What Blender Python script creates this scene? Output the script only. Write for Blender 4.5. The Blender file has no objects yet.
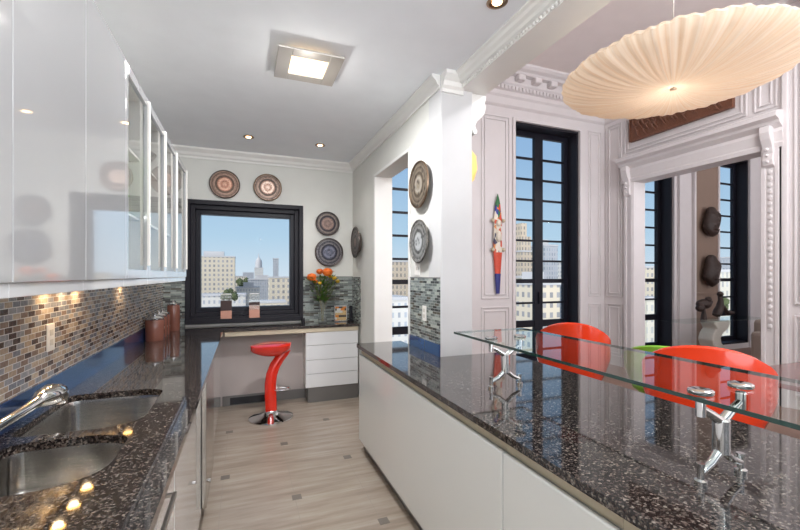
import bpy, bmesh, math, random
from mathutils import Vector, Matrix
PI = math.pi
scene = bpy.context.scene
COL = scene.collection
rnd = random.Random(7)

# ------------------------------------------------------------------ materials
def srgb(r, g, b):
    def f(c):
        c /= 255.0
        return c / 12.92 if c <= 0.04045 else ((c + 0.055) / 1.055) ** 2.4
    return (f(r), f(g), f(b), 1.0)

MATS = {}
def new_mat(name):
    m = bpy.data.materials.new(name); m.use_nodes = True
    nt = m.node_tree; nt.nodes.clear()
    out = nt.nodes.new('ShaderNodeOutputMaterial')
    p = nt.nodes.new('ShaderNodeBsdfPrincipled')
    nt.links.new(p.outputs[0], out.inputs[0])
    MATS[name] = m
    return m, nt, p, out

def N(nt, typ, **kw):
    n = nt.nodes.new(typ)
    for k, v in kw.items():
        if k in n.inputs.keys() if isinstance(k, str) else False:
            n.inputs[k].default_value = v
        else:
            setattr(n, k, v)
    return n

def plain(name, col, rough=0.5, metal=0.0, coat=0.0, noise=0.04, nscale=6.0, bump=0.0, bscale=60.0, spec=0.5, emis=None, estr=0.0, sheen=0.0):
    """principled material with a faint procedural tone variation"""
    m, nt, p, out = new_mat(name)
    p.inputs['Roughness'].default_value = rough
    p.inputs['Metallic'].default_value = metal
    p.inputs['Coat Weight'].default_value = coat
    p.inputs['Coat Roughness'].default_value = 0.04
    p.inputs['Specular IOR Level'].default_value = spec
    tc = N(nt, 'ShaderNodeTexCoord')
    nz = N(nt, 'ShaderNodeTexNoise'); nz.inputs['Scale'].default_value = nscale; nz.inputs['Detail'].default_value = 3
    nt.links.new(tc.outputs['Object'], nz.inputs['Vector'])
    mx = N(nt, 'ShaderNodeMix', data_type='RGBA')
    c = Vector(col[:3])
    mx.inputs[6].default_value = (*(c * (1 - noise)), 1)
    mx.inputs[7].default_value = (*[min(1, v) for v in (c * (1 + noise))], 1)
    nt.links.new(nz.outputs['Fac'], mx.inputs[0])
    nt.links.new(mx.outputs[2], p.inputs['Base Color'])
    if bump:
        nb = N(nt, 'ShaderNodeTexNoise'); nb.inputs['Scale'].default_value = bscale
        nt.links.new(tc.outputs['Object'], nb.inputs['Vector'])
        b = N(nt, 'ShaderNodeBump'); b.inputs['Strength'].default_value = bump; b.inputs['Distance'].default_value = 0.01
        nt.links.new(nb.outputs['Fac'], b.inputs['Height']); nt.links.new(b.outputs[0], p.inputs['Normal'])
    p.inputs['Coat IOR'].default_value = 1.6
    if emis:
        p.inputs['Emission Color'].default_value = emis
        p.inputs['Emission Strength'].default_value = estr
    return m

def ramp(nt, stops, interp='LINEAR'):
    r = N(nt, 'ShaderNodeValToRGB'); e = r.color_ramp; e.interpolation = interp
    while len(e.elements) > 1: e.elements.remove(e.elements[-1])
    e.elements[0].position = stops[0][0]; e.elements[0].color = stops[0][1]
    for pos, c in stops[1:]:
        x = e.elements.new(pos); x.color = c
    return r

def plane_coords(nt, a, b):
    tc = N(nt, 'ShaderNodeTexCoord'); sp = N(nt, 'ShaderNodeSeparateXYZ'); cb = N(nt, 'ShaderNodeCombineXYZ')
    nt.links.new(tc.outputs['Object'], sp.inputs[0])
    def src(s):
        if len(s) == 1: return sp.outputs['XYZ'.index(s)]
        ad = N(nt, 'ShaderNodeMath', operation='ADD')
        nt.links.new(sp.outputs['XYZ'.index(s[0])], ad.inputs[0]); nt.links.new(sp.outputs['XYZ'.index(s[1])], ad.inputs[1])
        return ad.outputs[0]
    nt.links.new(src(a), cb.inputs[0]); nt.links.new(src(b), cb.inputs[1])
    return cb.outputs[0]

def mosaic(name, a, b, w, h, mort, stops, mortar):
    m, nt, p, out = new_mat(name)
    v = plane_coords(nt, a, b)
    br = N(nt, 'ShaderNodeTexBrick'); br.offset = 0.5; br.squash = 1.0
    br.inputs['Scale'].default_value = 1.0
    br.inputs['Color1'].default_value = (0, 0, 0, 1); br.inputs['Color2'].default_value = (1, 1, 1, 1)
    br.inputs['Mortar'].default_value = (0.5, 0.5, 0.5, 1)
    br.inputs['Mortar Size'].default_value = mort; br.inputs['Mortar Smooth'].default_value = 0.1
    br.inputs['Brick Width'].default_value = w; br.inputs['Row Height'].default_value = h
    nt.links.new(v, br.inputs['Vector'])
    r = ramp(nt, stops, 'CONSTANT'); nt.links.new(br.outputs['Color'], r.inputs[0])
    nz = N(nt, 'ShaderNodeTexNoise'); nz.inputs['Scale'].default_value = 60; nz.inputs['Detail'].default_value = 4
    nt.links.new(v, nz.inputs['Vector'])
    mm = N(nt, 'ShaderNodeMix', data_type='RGBA', blend_type='OVERLAY'); mm.inputs[0].default_value = 0.45
    nt.links.new(r.outputs[0], mm.inputs[6]); nt.links.new(nz.outputs['Fac'], mm.inputs[7])
    mx = N(nt, 'ShaderNodeMix', data_type='RGBA')
    nt.links.new(br.outputs['Fac'], mx.inputs[0]); nt.links.new(mm.outputs[2], mx.inputs[6]); mx.inputs[7].default_value = mortar
    nt.links.new(mx.outputs[2], p.inputs['Base Color'])
    rr = N(nt, 'ShaderNodeMapRange'); rr.inputs[3].default_value = 0.10; rr.inputs[4].default_value = 0.7
    nt.links.new(br.outputs['Fac'], rr.inputs[0]); nt.links.new(rr.outputs[0], p.inputs['Roughness'])
    inv = N(nt, 'ShaderNodeMath', operation='SUBTRACT'); inv.inputs[0].default_value = 1
    nt.links.new(br.outputs['Fac'], inv.inputs[1])
    bp = N(nt, 'ShaderNodeBump'); bp.inputs['Strength'].default_value = 0.6; bp.inputs['Distance'].default_value = 0.002
    ad = N(nt, 'ShaderNodeMath', operation='ADD'); mu = N(nt, 'ShaderNodeMath', operation='MULTIPLY'); mu.inputs[1].default_value = 0.9
    nt.links.new(br.outputs['Color'], mu.inputs[0]); nt.links.new(inv.outputs[0], ad.inputs[0]); nt.links.new(mu.outputs[0], ad.inputs[1])
    wv = N(nt, 'ShaderNodeBump'); wv.inputs['Strength'].default_value = 0.35; wv.inputs['Distance'].default_value = 0.01
    nt.links.new(nz.outputs['Fac'], wv.inputs['Height']); nt.links.new(wv.outputs[0], bp.inputs['Normal'])
    nt.links.new(ad.outputs[0], bp.inputs['Height']); nt.links.new(bp.outputs[0], p.inputs['Normal'])
    return m

M = {}
M['wall'] = plain('kitchen_wall_paint', srgb(218, 218, 212), 0.6, bump=0.05)
M['post'] = plain('post_paint', srgb(206, 206, 206), 0.45)
M['lacqup'] = plain('white_gloss_lacquer_darkened', srgb(184, 185, 186), 0.06, coat=1.0, noise=0.01)  # same white lacquer, darkened to offset the strong light on the wall units
M['pucklens'] = plain('puck_lens', srgb(255, 214, 150), 0.4, emis=srgb(255, 190, 100), estr=14)
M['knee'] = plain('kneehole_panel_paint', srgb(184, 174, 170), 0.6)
M['ceil'] = plain('ceiling_paint', srgb(236, 239, 243), 0.7)
M['trim'] = plain('white_trim_paint', srgb(232, 231, 227), 0.4)
M['dwall'] = plain('dining_wall_paint', srgb(220, 214, 214), 0.45)
M['dceil'] = plain('dining_ceiling_paint', srgb(244, 234, 231), 0.7)
M['tan'] = plain('tan_wall_paint', srgb(142, 120, 106), 0.6)
M['lacq'] = plain('white_gloss_lacquer', srgb(222, 223, 224), 0.08, coat=1.0, noise=0.01)
M['lacq2'] = plain('cream_gloss_lacquer', srgb(214, 215, 211), 0.16, coat=0.4, noise=0.01)
M['beige'] = plain('beige_channel', srgb(196, 184, 160), 0.45)
M['kick'] = plain('grey_toe_kick', srgb(120, 118, 116), 0.35, metal=0.4)
M['black'] = plain('black_window_paint', srgb(32, 30, 37), 0.5, coat=0.0, spec=.3)
M['blacksash'] = plain('black_sash_paint', srgb(24, 24, 34), 0.42, coat=0.0, spec=.3)
M['chrome'] = plain('chrome', srgb(225, 225, 225), 0.07, metal=1.0, noise=0.02)
M['nickel'] = plain('brushed_nickel', srgb(170, 164, 156), 0.28, metal=1.0)
M['framenickel'] = plain('satin_nickel_frame', srgb(196, 190, 182), 0.35, metal=0.5)
M['red'] = plain('red_orange_plastic', srgb(232, 62, 22), 0.22, coat=0.5, noise=0.02)
M['stoolred'] = plain('red_stool_gloss', srgb(222, 38, 16), 0.15, coat=0.7, noise=0.02)
M['green'] = plain('lime_green_plastic', srgb(128, 190, 60), 0.3)
M['darkwood'] = plain('dark_red_table_wood', srgb(92, 42, 38), 0.18, coat=0.5, noise=0.2, nscale=12)
M['white'] = plain('white_plastic', srgb(235, 232, 226), 0.35)
M['ivory'] = plain('ivory_stone', srgb(205, 200, 190), 0.5, noise=0.1, bump=0.3)
M['sofa'] = plain('beige_sofa_fabric', srgb(170, 156, 146), 0.9, bump=0.4, bscale=200)
M['blue'] = plain('deep_blue_polished_stone', srgb(38, 66, 112), 0.12, coat=0.5, noise=0.15, nscale=30)
M['copper'] = plain('copper_brown_glaze', srgb(126, 78, 64), 0.22, coat=0.6, noise=0.25, nscale=14)
M['maskwood'] = plain('dark_carved_wood', srgb(56, 40, 34), 0.5, noise=0.4, nscale=25, bump=0.8, bscale=45)
M['bulbwarm'] = plain('warm_bulb', srgb(255, 225, 180), 0.4, emis=srgb(255, 214, 160), estr=9.0)
M['diffuser'] = plain('warm_diffuser', srgb(255, 235, 205), 0.4, emis=srgb(255, 214, 158), estr=1.3)
M['orangepetal'] = plain('orange_petal', srgb(246, 124, 44), 0.5, noise=0.2, nscale=40)
M['yellowpetal'] = plain('yellow_petal', srgb(236, 190, 50), 0.5)
M['leaf'] = plain('leaf_green', srgb(82, 120, 42), 0.5, noise=0.3, nscale=30)
M['stem'] = plain('stem_green', srgb(110, 105, 60), 0.6)
M['woodfloor'] = plain('dark_wood_floor', srgb(128, 98, 82), 0.35, noise=0.3, nscale=3)
M['paperlabel'] = plain('dark_label', srgb(70, 52, 50), 0.6, noise=0.5, nscale=60)
M['pink'] = plain('pink_wax', srgb(205, 150, 130), 0.5)
M['darkobj'] = plain('dark_glossy_plastic', srgb(30, 30, 36), 0.2)
M['amber'] = plain('amber_lamp_glass', srgb(250, 205, 120), 0.4, emis=srgb(255, 186, 100), estr=0.35)
M['bronzering'] = plain('bronze_bezel', srgb(150, 128, 108), 0.3, metal=1.0)

# black granite with brown and cream flecks
def granite():
    m, nt, p, out = new_mat('black_brown_granite')
    tc = N(nt, 'ShaderNodeTexCoord')
    v = N(nt, 'ShaderNodeTexVoronoi'); v.inputs['Scale'].default_value = 170
    nt.links.new(tc.outputs['Object'], v.inputs['Vector'])
    n1 = N(nt, 'ShaderNodeTexNoise'); n1.inputs['Scale'].default_value = 80; n1.inputs['Detail'].default_value = 6; n1.inputs['Roughness'].default_value = 0.7
    nt.links.new(tc.outputs['Object'], n1.inputs['Vector'])
    sp = N(nt, 'ShaderNodeSeparateColor'); nt.links.new(v.outputs['Color'], sp.inputs[0])
    r1 = ramp(nt, [(0, srgb(26, 22, 22)), (0.30, srgb(44, 38, 37)), (0.50, srgb(76, 66, 61)), (0.72, srgb(98, 89, 83)), (0.92, srgb(128, 121, 113))], 'CONSTANT')
    nt.links.new(sp.outputs[0], r1.inputs[0])
    r2 = ramp(nt, [(0.40, (0, 0, 0, 1)), (0.54, (1, 1, 1, 1))])
    nt.links.new(n1.outputs['Fac'], r2.inputs[0])
    mx = N(nt, 'ShaderNodeMix', data_type='RGBA'); mx.inputs[6].default_value = srgb(24, 21, 22)
    nt.links.new(r2.outputs[0], mx.inputs[0]); nt.links.new(r1.outputs[0], mx.inputs[7])
    nt.links.new(mx.outputs[2], p.inputs['Base Color'])
    p.inputs['Roughness'].default_value = 0.06; p.inputs['Coat Weight'].default_value = 0.35; p.inputs['Coat Roughness'].default_value = 0.015
    p.inputs['Coat IOR'].default_value = 1.5; p.inputs['Specular IOR Level'].default_value = 0.4
    return m
M['granite'] = granite()

LEFTSTOPS = [(0, srgb(84, 68, 60)), (0.14, srgb(132, 112, 98)), (0.34, srgb(168, 150, 130)), (0.5, srgb(146, 146, 148)), (0.68, srgb(184, 168, 148)), (0.86, srgb(122, 124, 132))]
GREYSTOPS = [(0, srgb(66, 68, 66)), (0.18, srgb(108, 114, 110)), (0.38, srgb(148, 156, 150)), (0.6, srgb(122, 130, 128)), (0.78, srgb(172, 178, 168)), (0.9, srgb(90, 86, 76))]
M['tile_left'] = mosaic('brown_glass_mosaic', 'Y', 'Z', 0.060, 0.0245, 0.0016, LEFTSTOPS, srgb(205, 203, 200))
M['tile_right'] = mosaic('grey_glass_mosaic_side', 'Y', 'Z', 0.07, 0.0205, 0.0014, GREYSTOPS, srgb(160, 160, 156))
M['tile_back'] = mosaic('grey_glass_mosaic_back', 'X', 'Z', 0.11, 0.0205, 0.0014, GREYSTOPS, srgb(160, 160, 156))

def floor_mat():
    m, nt, p, out = new_mat('streaked_beige_stone')
    tc = N(nt, 'ShaderNodeTexCoord')
    mp = N(nt, 'ShaderNodeMapping'); mp.inputs['Rotation'].default_value = (0, 0, math.radians(28)); mp.inputs['Scale'].default_value = (1.2, 11, 1)
    nt.links.new(tc.outputs['Object'], mp.inputs[0])
    nz = N(nt, 'ShaderNodeTexNoise'); nz.inputs['Scale'].default_value = 1.5; nz.inputs['Detail'].default_value = 7; nz.inputs['Roughness'].default_value = 0.6
    nt.links.new(mp.outputs[0], nz.inputs['Vector'])
    r = ramp(nt, [(0.3, srgb(132, 117, 103)), (0.5, srgb(153, 140, 126)), (0.7, srgb(168, 158, 146))])
    nt.links.new(nz.outputs['Fac'], r.inputs[0])
    br = N(nt, 'ShaderNodeTexBrick'); br.offset = 0.0
    br.inputs['Scale'].default_value = 1; br.inputs['Brick Width'].default_value = 0.462; br.inputs['Row Height'].default_value = 0.462
    br.inputs['Mortar Size'].default_value = 0.0012; br.inputs['Mortar Smooth'].default_value = 0.2
    mp2 = N(nt, 'ShaderNodeMapping'); mp2.inputs['Location'].default_value = (-0.32, -0.44, 0)
    nt.links.new(tc.outputs['Object'], mp2.inputs[0]); nt.links.new(mp2.outputs[0], br.inputs['Vector'])
    mx = N(nt, 'ShaderNodeMix', data_type='RGBA'); mx.inputs[7].default_value = srgb(140, 132, 122)
    nt.links.new(br.outputs['Fac'], mx.inputs[0]); nt.links.new(r.outputs[0], mx.inputs[6])
    nt.links.new(mx.outputs[2], p.inputs['Base Color'])
    p.inputs['Roughness'].default_value = 0.32
    return m
M['floor'] = floor_mat()

def glass(name, tint, opacity_fac=0.0, rough=0.0, ior=1.45):
    m, nt, p, out = new_mat(name)
    tr = N(nt, 'ShaderNodeBsdfTransparent'); tr.inputs[0].default_value = tint
    gl = N(nt, 'ShaderNodeBsdfGlossy'); gl.inputs['Roughness'].default_value = rough
    fr = N(nt, 'ShaderNodeFresnel'); fr.inputs[0].default_value = ior
    ms = N(nt, 'ShaderNodeMixShader')
    ge = N(nt, 'ShaderNodeNewGeometry'); fb = N(nt, 'ShaderNodeMath', operation='SUBTRACT'); fb.inputs[0].default_value = 1
    nt.links.new(ge.outputs['Backfacing'], fb.inputs[1]); fm = N(nt, 'ShaderNodeMath', operation='MULTIPLY')
    nt.links.new(fr.outputs[0], fm.inputs[0]); nt.links.new(fb.outputs[0], fm.inputs[1])
    nt.links.new(fm.outputs[0], ms.inputs[0]); nt.links.new(tr.outputs[0], ms.inputs[1]); nt.links.new(gl.outputs[0], ms.inputs[2])
    if opacity_fac:
        p.inputs['Base Color'].default_value = tint; p.inputs['Roughness'].default_value = 0.2
        ms2 = N(nt, 'ShaderNodeMixShader'); ms2.inputs[0].default_value = opacity_fac
        nt.links.new(ms.outputs[0], ms2.inputs[1]); nt.links.new(p.outputs[0], ms2.inputs[2])
        nt.links.new(ms2.outputs[0], out.inputs[0])
    else:
        nt.links.new(ms.outputs[0], out.inputs[0])
    return m
M['pane'] = glass('window_glass', (0.98, 0.99, 1, 1), ior=1.12)
M['cabglass'] = glass('cabinet_glass', (0.93, 0.94, 0.94, 1), ior=1.9)
M['shelfglass'] = glass('green_tinted_shelf_glass', (0.93, 0.975, 0.96, 1), ior=1.5)
M['glassedge'] = plain('dark_green_glass_edge', srgb(14, 52, 46), 0.1, coat=0.5)
M['vaseglass'] = glass('clear_vase_glass', (0.88, 0.9, 0.88, 1), 0.12)

def steel():
    m, nt, p, out = new_mat('brushed_steel_sink')
    tc = N(nt, 'ShaderNodeTexCoord'); mp = N(nt, 'ShaderNodeMapping'); mp.inputs['Scale'].default_value = (2, 2, 220)
    nz = N(nt, 'ShaderNodeTexNoise'); nz.inputs['Scale'].default_value = 3
    nt.links.new(tc.outputs['Object'], mp.inputs[0]); nt.links.new(mp.outputs[0], nz.inputs['Vector'])
    r = ramp(nt, [(0.3, srgb(178, 176, 172)), (0.7, srgb(215, 213, 208))]); nt.links.new(nz.outputs['Fac'], r.inputs[0])
    nt.links.new(r.outputs[0], p.inputs['Base Color'])
    p.inputs['Metallic'].default_value = 1; p.inputs['Roughness'].default_value = 0.2
    return m
M['steel'] = steel()

def plate_mat(name, base, mid, dark, scale):
    outer = tuple(.5 * a + .5 * b for a, b in zip(srgb(150, 140, 128), base))
    m, nt, p, out = new_mat(name)
    tc = N(nt, 'ShaderNodeTexCoord')
    ln = N(nt, 'ShaderNodeVectorMath', operation='LENGTH'); nt.links.new(tc.outputs['Object'], ln.inputs[0])
    ml = N(nt, 'ShaderNodeMath', operation='MULTIPLY'); ml.inputs[1].default_value = 5.4
    nt.links.new(ln.outputs['Value'], ml.inputs[0])
    r = ramp(nt, [(0.0, mid), (0.07, base), (0.16, mid), (0.26, base), (0.38, mid), (0.46, base), (0.50, dark), (0.58, dark), (0.62, outer), (0.78, dark), (0.82, outer), (0.95, dark)])
    nt.links.new(ml.outputs[0], r.inputs[0])
    vo = N(nt, 'ShaderNodeTexVoronoi'); vo.inputs['Scale'].default_value = scale; nt.links.new(tc.outputs['Object'], vo.inputs['Vector'])
    r2 = ramp(nt, [(0.1, (0.1, 0.09, 0.08, 1)), (0.45, (1, 1, 1, 1))]); nt.links.new(vo.outputs['Distance'], r2.inputs[0])
    mx = N(nt, 'ShaderNodeMix', data_type='RGBA', blend_type='MULTIPLY'); mx.inputs[0].default_value = 0.85
    nt.links.new(r.outputs[0], mx.inputs[6]); nt.links.new(r2.outputs[0], mx.inputs[7])
    nt.links.new(mx.outputs[2], p.inputs['Base Color'])
    p.inputs['Metallic'].default_value = 0.6; p.inputs['Roughness'].default_value = 0.33
    bp = N(nt, 'ShaderNodeBump'); bp.inputs['Strength'].default_value = 0.6; bp.inputs['Distance'].default_value = 0.004
    nt.links.new(vo.outputs['Distance'], bp.inputs['Height']); nt.links.new(bp.outputs[0], p.inputs['Normal'])
    return m
M['plate_copper'] = plate_mat('engraved_copper', srgb(150, 104, 86), srgb(206, 164, 140), srgb(84, 68, 58), 80)
M['plate_copper2'] = plate_mat('engraved_copper_silver', srgb(150, 112, 96), srgb(220, 200, 184), srgb(70, 60, 54), 50)
M['plate_dark'] = plate_mat('engraved_dark_brass', srgb(108, 92, 88), srgb(150, 124, 112), srgb(52, 48, 54), 90)
M['plate_pewter'] = plate_mat('engraved_pewter', srgb(86, 88, 102), srgb(128, 128, 142), srgb(46, 46, 58), 40)
M['plate_silver'] = plate_mat('hammered_silver', srgb(208, 206, 202), srgb(232, 230, 228), srgb(120, 116, 110), 26)
M['plate_bronze'] = plate_mat('aged_bronze', srgb(168, 152, 132), srgb(206, 200, 188), srgb(100, 88, 74), 22)
M['platerim'] = plain('dark_plate_rim', srgb(96, 88, 84), 0.35, metal=0.8, noise=0.3, nscale=60)

def city_mat(name, wallc, winc, bw, bh, mort):
    m, nt, p, out = new_mat(name)
    v = plane_coords(nt, 'XY', 'Z')
    br = N(nt, 'ShaderNodeTexBrick'); br.offset = 0.0
    br.inputs['Scale'].default_value = 1
    br.inputs['Color1'].default_value = winc; br.inputs['Color2'].default_value = tuple(min(1, c * 1.6) for c in winc[:3]) + (1,)
    br.inputs['Mortar'].default_value = wallc
    br.inputs['Brick Width'].default_value = bw; br.inputs['Row Height'].default_value = bh
    br.inputs['Mortar Size'].default_value = mort; br.inputs['Mortar Smooth'].default_value = 0.05
    nt.links.new(v, br.inputs['Vector']); nt.links.new(br.outputs['Color'], p.inputs['Base Color'])
    p.inputs['Roughness'].default_value = 0.7
    return m
WIN = srgb(112, 116, 122)
WIN = srgb(132, 132, 134)  # windows paled: distance haze is put into the facade colours
CITY = [city_mat('cream_facade', srgb(206, 196, 176), WIN, 2.6, 3.0, 0.72), city_mat('white_facade', srgb(208, 206, 200), srgb(146, 152, 160), 1.9, 2.6, 0.6),
        city_mat('grey_facade', srgb(174, 177, 182), srgb(132, 140, 150), 1.8, 2.7, 0.55), city_mat('tan_facade', srgb(190, 176, 156), srgb(126, 122, 118), 2.0, 2.8, 0.6),
        city_mat('pale_yellow_facade', srgb(196, 192, 178), srgb(142, 144, 142), 2.2, 3.0, 0.65)]
M['roof'] = plain('pale_roof', srgb(188, 188, 190), 0.8, noise=0.1, nscale=0.1)
M['street'] = plain('hazy_city_ground', srgb(156, 160, 168), 0.9, noise=0.25, nscale=0.02)
M['tree'] = plain('tree_foliage', srgb(74, 84, 52), 0.8, noise=0.4, nscale=1.0)

def lamp_fabric():
    m, nt, p, out = new_mat('pleated_silk')
    tc = N(nt, 'ShaderNodeTexCoord'); sp = N(nt, 'ShaderNodeSeparateXYZ'); nt.links.new(tc.outputs['Object'], sp.inputs[0])
    at = N(nt, 'ShaderNodeMath', operation='ARCTAN2'); nt.links.new(sp.outputs[1], at.inputs[0]); nt.links.new(sp.outputs[0], at.inputs[1])
    cb = N(nt, 'ShaderNodeCombineXYZ'); nt.links.new(at.outputs[0], cb.inputs[0])
    nz = N(nt, 'ShaderNodeTexNoise'); nz.inputs['Scale'].default_value = 26; nz.inputs['Detail'].default_value = 4; nt.links.new(cb.outputs[0], nz.inputs['Vector'])
    r = ramp(nt, [(0.3, srgb(232, 208, 180)), (0.55, srgb(242, 230, 214)), (0.75, srgb(248, 243, 236))]); nt.links.new(nz.outputs['Fac'], r.inputs[0])
    nt.links.new(r.outputs[0], p.inputs['Base Color'])
    p.inputs['Roughness'].default_value = 0.7
    bp = N(nt, 'ShaderNodeBump'); bp.inputs['Strength'].default_value = 0.7; bp.inputs['Distance'].default_value = 0.01
    nt.links.new(nz.outputs['Fac'], bp.inputs['Height']); nt.links.new(bp.outputs[0], p.inputs['Normal'])
    tl = N(nt, 'ShaderNodeBsdfTranslucent'); nt.links.new(r.outputs[0], tl.inputs[0])
    ms = N(nt, 'ShaderNodeMixShader'); ms.inputs[0].default_value = 0.38
    nt.links.new(p.outputs[0], ms.inputs[1]); nt.links.new(tl.outputs[0], ms.inputs[2]); nt.links.new(ms.outputs[0], out.inputs[0])
    return m
M['silk'] = lamp_fabric()

def sculpt_mat():
    m, nt, p, out = new_mat('painted_carving')
    tc = N(nt, 'ShaderNodeTexCoord'); vo = N(nt, 'ShaderNodeTexVoronoi'); vo.inputs['Scale'].default_value = 16
    mp = N(nt, 'ShaderNodeMapping'); mp.inputs['Scale'].default_value = (1.6, 1, 0.8)
    nt.links.new(tc.outputs['Object'], mp.inputs[0]); nt.links.new(mp.outputs[0], vo.inputs['Vector'])
    sp = N(nt, 'ShaderNodeSeparateColor'); nt.links.new(vo.outputs['Color'], sp.inputs[0])
    r = ramp(nt, [(0, srgb(50, 60, 150)), (0.2, srgb(215, 70, 50)), (0.42, srgb(232, 222, 206)), (0.66, srgb(40, 110, 70)), (0.8, srgb(230, 120, 50)), (0.9, srgb(40, 34, 60))], 'CONSTANT')
    nt.links.new(sp.outputs[1], r.inputs[0]); nt.links.new(r.outputs[0], p.inputs['Base Color']); p.inputs['Roughness'].default_value = 0.5
    return m
M['sculpt'] = sculpt_mat()
M['figure'] = M['sculpt'].copy(); M['figure'].name = 'painted_cream_figure'
for e_, c_ in zip([n for n in M['figure'].node_tree.nodes if n.type == 'VALTORGB'][0].color_ramp.elements, (srgb(222, 212, 196), srgb(205, 84, 54), srgb(228, 220, 206), srgb(70, 66, 90), srgb(226, 218, 200), srgb(214, 140, 80))): e_.color = c_
M['paintgreen'] = plain('painted_green', srgb(50, 110, 66), 0.5, noise=0.3, nscale=30)
M['paintblue'] = plain('painted_blue', srgb(44, 48, 120), 0.5, noise=0.3, nscale=30)
M['paintred'] = plain('painted_red', srgb(205, 74, 50), 0.5, noise=0.2, nscale=30)
M['paintcream'] = plain('painted_cream', srgb(226, 216, 200), 0.5, noise=0.15, nscale=40)
M['carved'] = plain('carved_red_brown_wood', srgb(112, 70, 50), 0.45, noise=0.25, nscale=18, bump=0.5, bscale=60)
M['photo'] = mosaic('small_photo_print', 'X', 'Z', 0.05, 0.028, 0.0, [(0, srgb(200, 170, 120)), (0.3, srgb(210, 130, 60)), (0.6, srgb(90, 80, 70)), (0.8, srgb(200, 200, 190))], srgb(120, 110, 100))

# ------------------------------------------------------------------ mesh helpers
def box(bm, x0, x1, y0, y1, z0, z1):
    v = [bm.verts.new((x, y, z)) for x in (x0, x1) for y in (y0, y1) for z in (z0, z1)]
    for f in ((0, 1, 3, 2), (4, 6, 7, 5), (0, 4, 5, 1), (2, 3, 7, 6), (0, 2, 6, 4), (1, 5, 7, 3)):
        bm.faces.new([v[i] for i in f])
    return bm

def B(*boxes):
    bm = bmesh.new()
    for b in boxes: box(bm, *b)
    return bm

def prism(bm, pts, axis, a, b):
    """polygon pts (2-D) extruded along axis from a to b"""
    def P(p, t):
        if axis == 'x': return (t, p[0], p[1])
        if axis == 'y': return (p[0], t, p[1])
        return (p[0], p[1], t)
    A = [bm.verts.new(P(p, a)) for p in pts]; C = [bm.verts.new(P(p, b)) for p in pts]
    bm.faces.new(A[::-1]); bm.faces.new(C)
    n = len(pts)
    for i in range(n):
        bm.faces.new((A[i], A[(i + 1) % n], C[(i + 1) % n], C[i]))
    return bm

def lathe(bm, prof, seg=32, c=(0, 0, 0), wave=None):
    rings = []
    for r, z in prof:
        ring = []
        for i in range(seg):
            a = 2 * PI * i / seg
            rr, zz = (r, z) if wave is None else wave(r, z, a)
            ring.append(bm.verts.new((c[0] + rr * math.cos(a), c[1] + rr * math.sin(a), c[2] + zz)))
        rings.append(ring)
    for k in range(len(rings) - 1):
        for i in range(seg):
            bm.faces.new((rings[k][i], rings[k][(i + 1) % seg], rings[k + 1][(i + 1) % seg], rings[k + 1][i]))
    bm.faces.new(rings[0][::-1]); bm.faces.new(rings[-1])
    return bm

def tube(bm, pts, radii, seg=10, closed=False, flat=None):
    pts = [Vector(p) for p in pts]
    if not isinstance(radii, (list, tuple)): radii = [radii] * len(pts)
    n = len(pts); rings = []; up = None
    for i in range(n):
        if closed: d = pts[(i + 1) % n] - pts[i - 1]
        else: d = pts[min(i + 1, n - 1)] - pts[max(i - 1, 0)]
        d.normalize()
        if up is None:
            up = Vector((0, 0, 1)) if abs(d.z) < 0.9 else Vector((0, 1, 0))
        s = d.cross(up).normalized(); up = s.cross(d).normalized()
        ring = []
        for k in range(seg):
            a = 2 * PI * k / seg
            fx, fy = (1, 1) if flat is None else flat
            ring.append(bm.verts.new(pts[i] + s * (math.cos(a) * radii[i] * fx) + up * (math.sin(a) * radii[i] * fy)))
        rings.append(ring)
    for i in range(n if closed else n - 1):
        a, b = rings[i], rings[(i + 1) % n]
        for k in range(seg):
            bm.faces.new((a[k], a[(k + 1) % seg], b[(k + 1) % seg], b[k]))
    if not closed:
        bm.faces.new(rings[0][::-1]); bm.faces.new(rings[-1])
    return bm

def ball(bm, c, r, sub=2, scale=(1, 1, 1)):
    mt = Matrix.Translation(c) @ Matrix.Diagonal((r * scale[0], r * scale[1], r * scale[2], 1))
    bmesh.ops.create_icosphere(bm, subdivisions=sub, radius=1, matrix=mt)
    return bm

def obj(name, bm, mat, parent=None, smooth=False, bevel=0.0, world=False, subsurf=0):
    bmesh.ops.recalc_face_normals(bm, faces=bm.faces)
    me = bpy.data.meshes.new(name)
    if world and parent is not None:
        bmesh.ops.translate(bm, verts=bm.verts, vec=-Vector(parent.location))
    if smooth:
        for f in bm.faces: f.smooth = True
        for e in bm.edges:
            if len(e.link_faces) == 2 and e.calc_face_angle(0) > math.radians(38): e.smooth = False
    bm.to_mesh(me); bm.free()
    o = bpy.data.objects.new(name, me); COL.objects.link(o)
    me.materials.append(mat)
    if parent is not None: o.parent = parent
    if bevel:
        md = o.modifiers.new('bevel', 'BEVEL'); md.width = bevel; md.segments = 2; md.limit_method = 'ANGLE'
    if subsurf:
        md = o.modifiers.new('sub', 'SUBSURF'); md.levels = subsurf; md.render_levels = subsurf
    return o

def tag(o, label, cat, group=None, kind=None):
    o['label'] = label; o['category'] = cat
    if group: o['group'] = group
    if kind: o['kind'] = kind
    return o

def thing(name, label, cat, loc=(0, 0, 0), rz=0, group=None):
    o = bpy.data.objects.new(name, None); COL.objects.link(o)
    o.empty_display_size = 0.05
    o.location = loc; o.rotation_euler = (0, 0, rz)
    return tag(o, label, cat, group)

def struct(name, bm, mat, label=None, **kw):
    o = obj(name, bm, mat, **kw)
    if kw.get('parent') is None: o['kind'] = 'structure'
    if label: o['label'] = label
    return o

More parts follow.
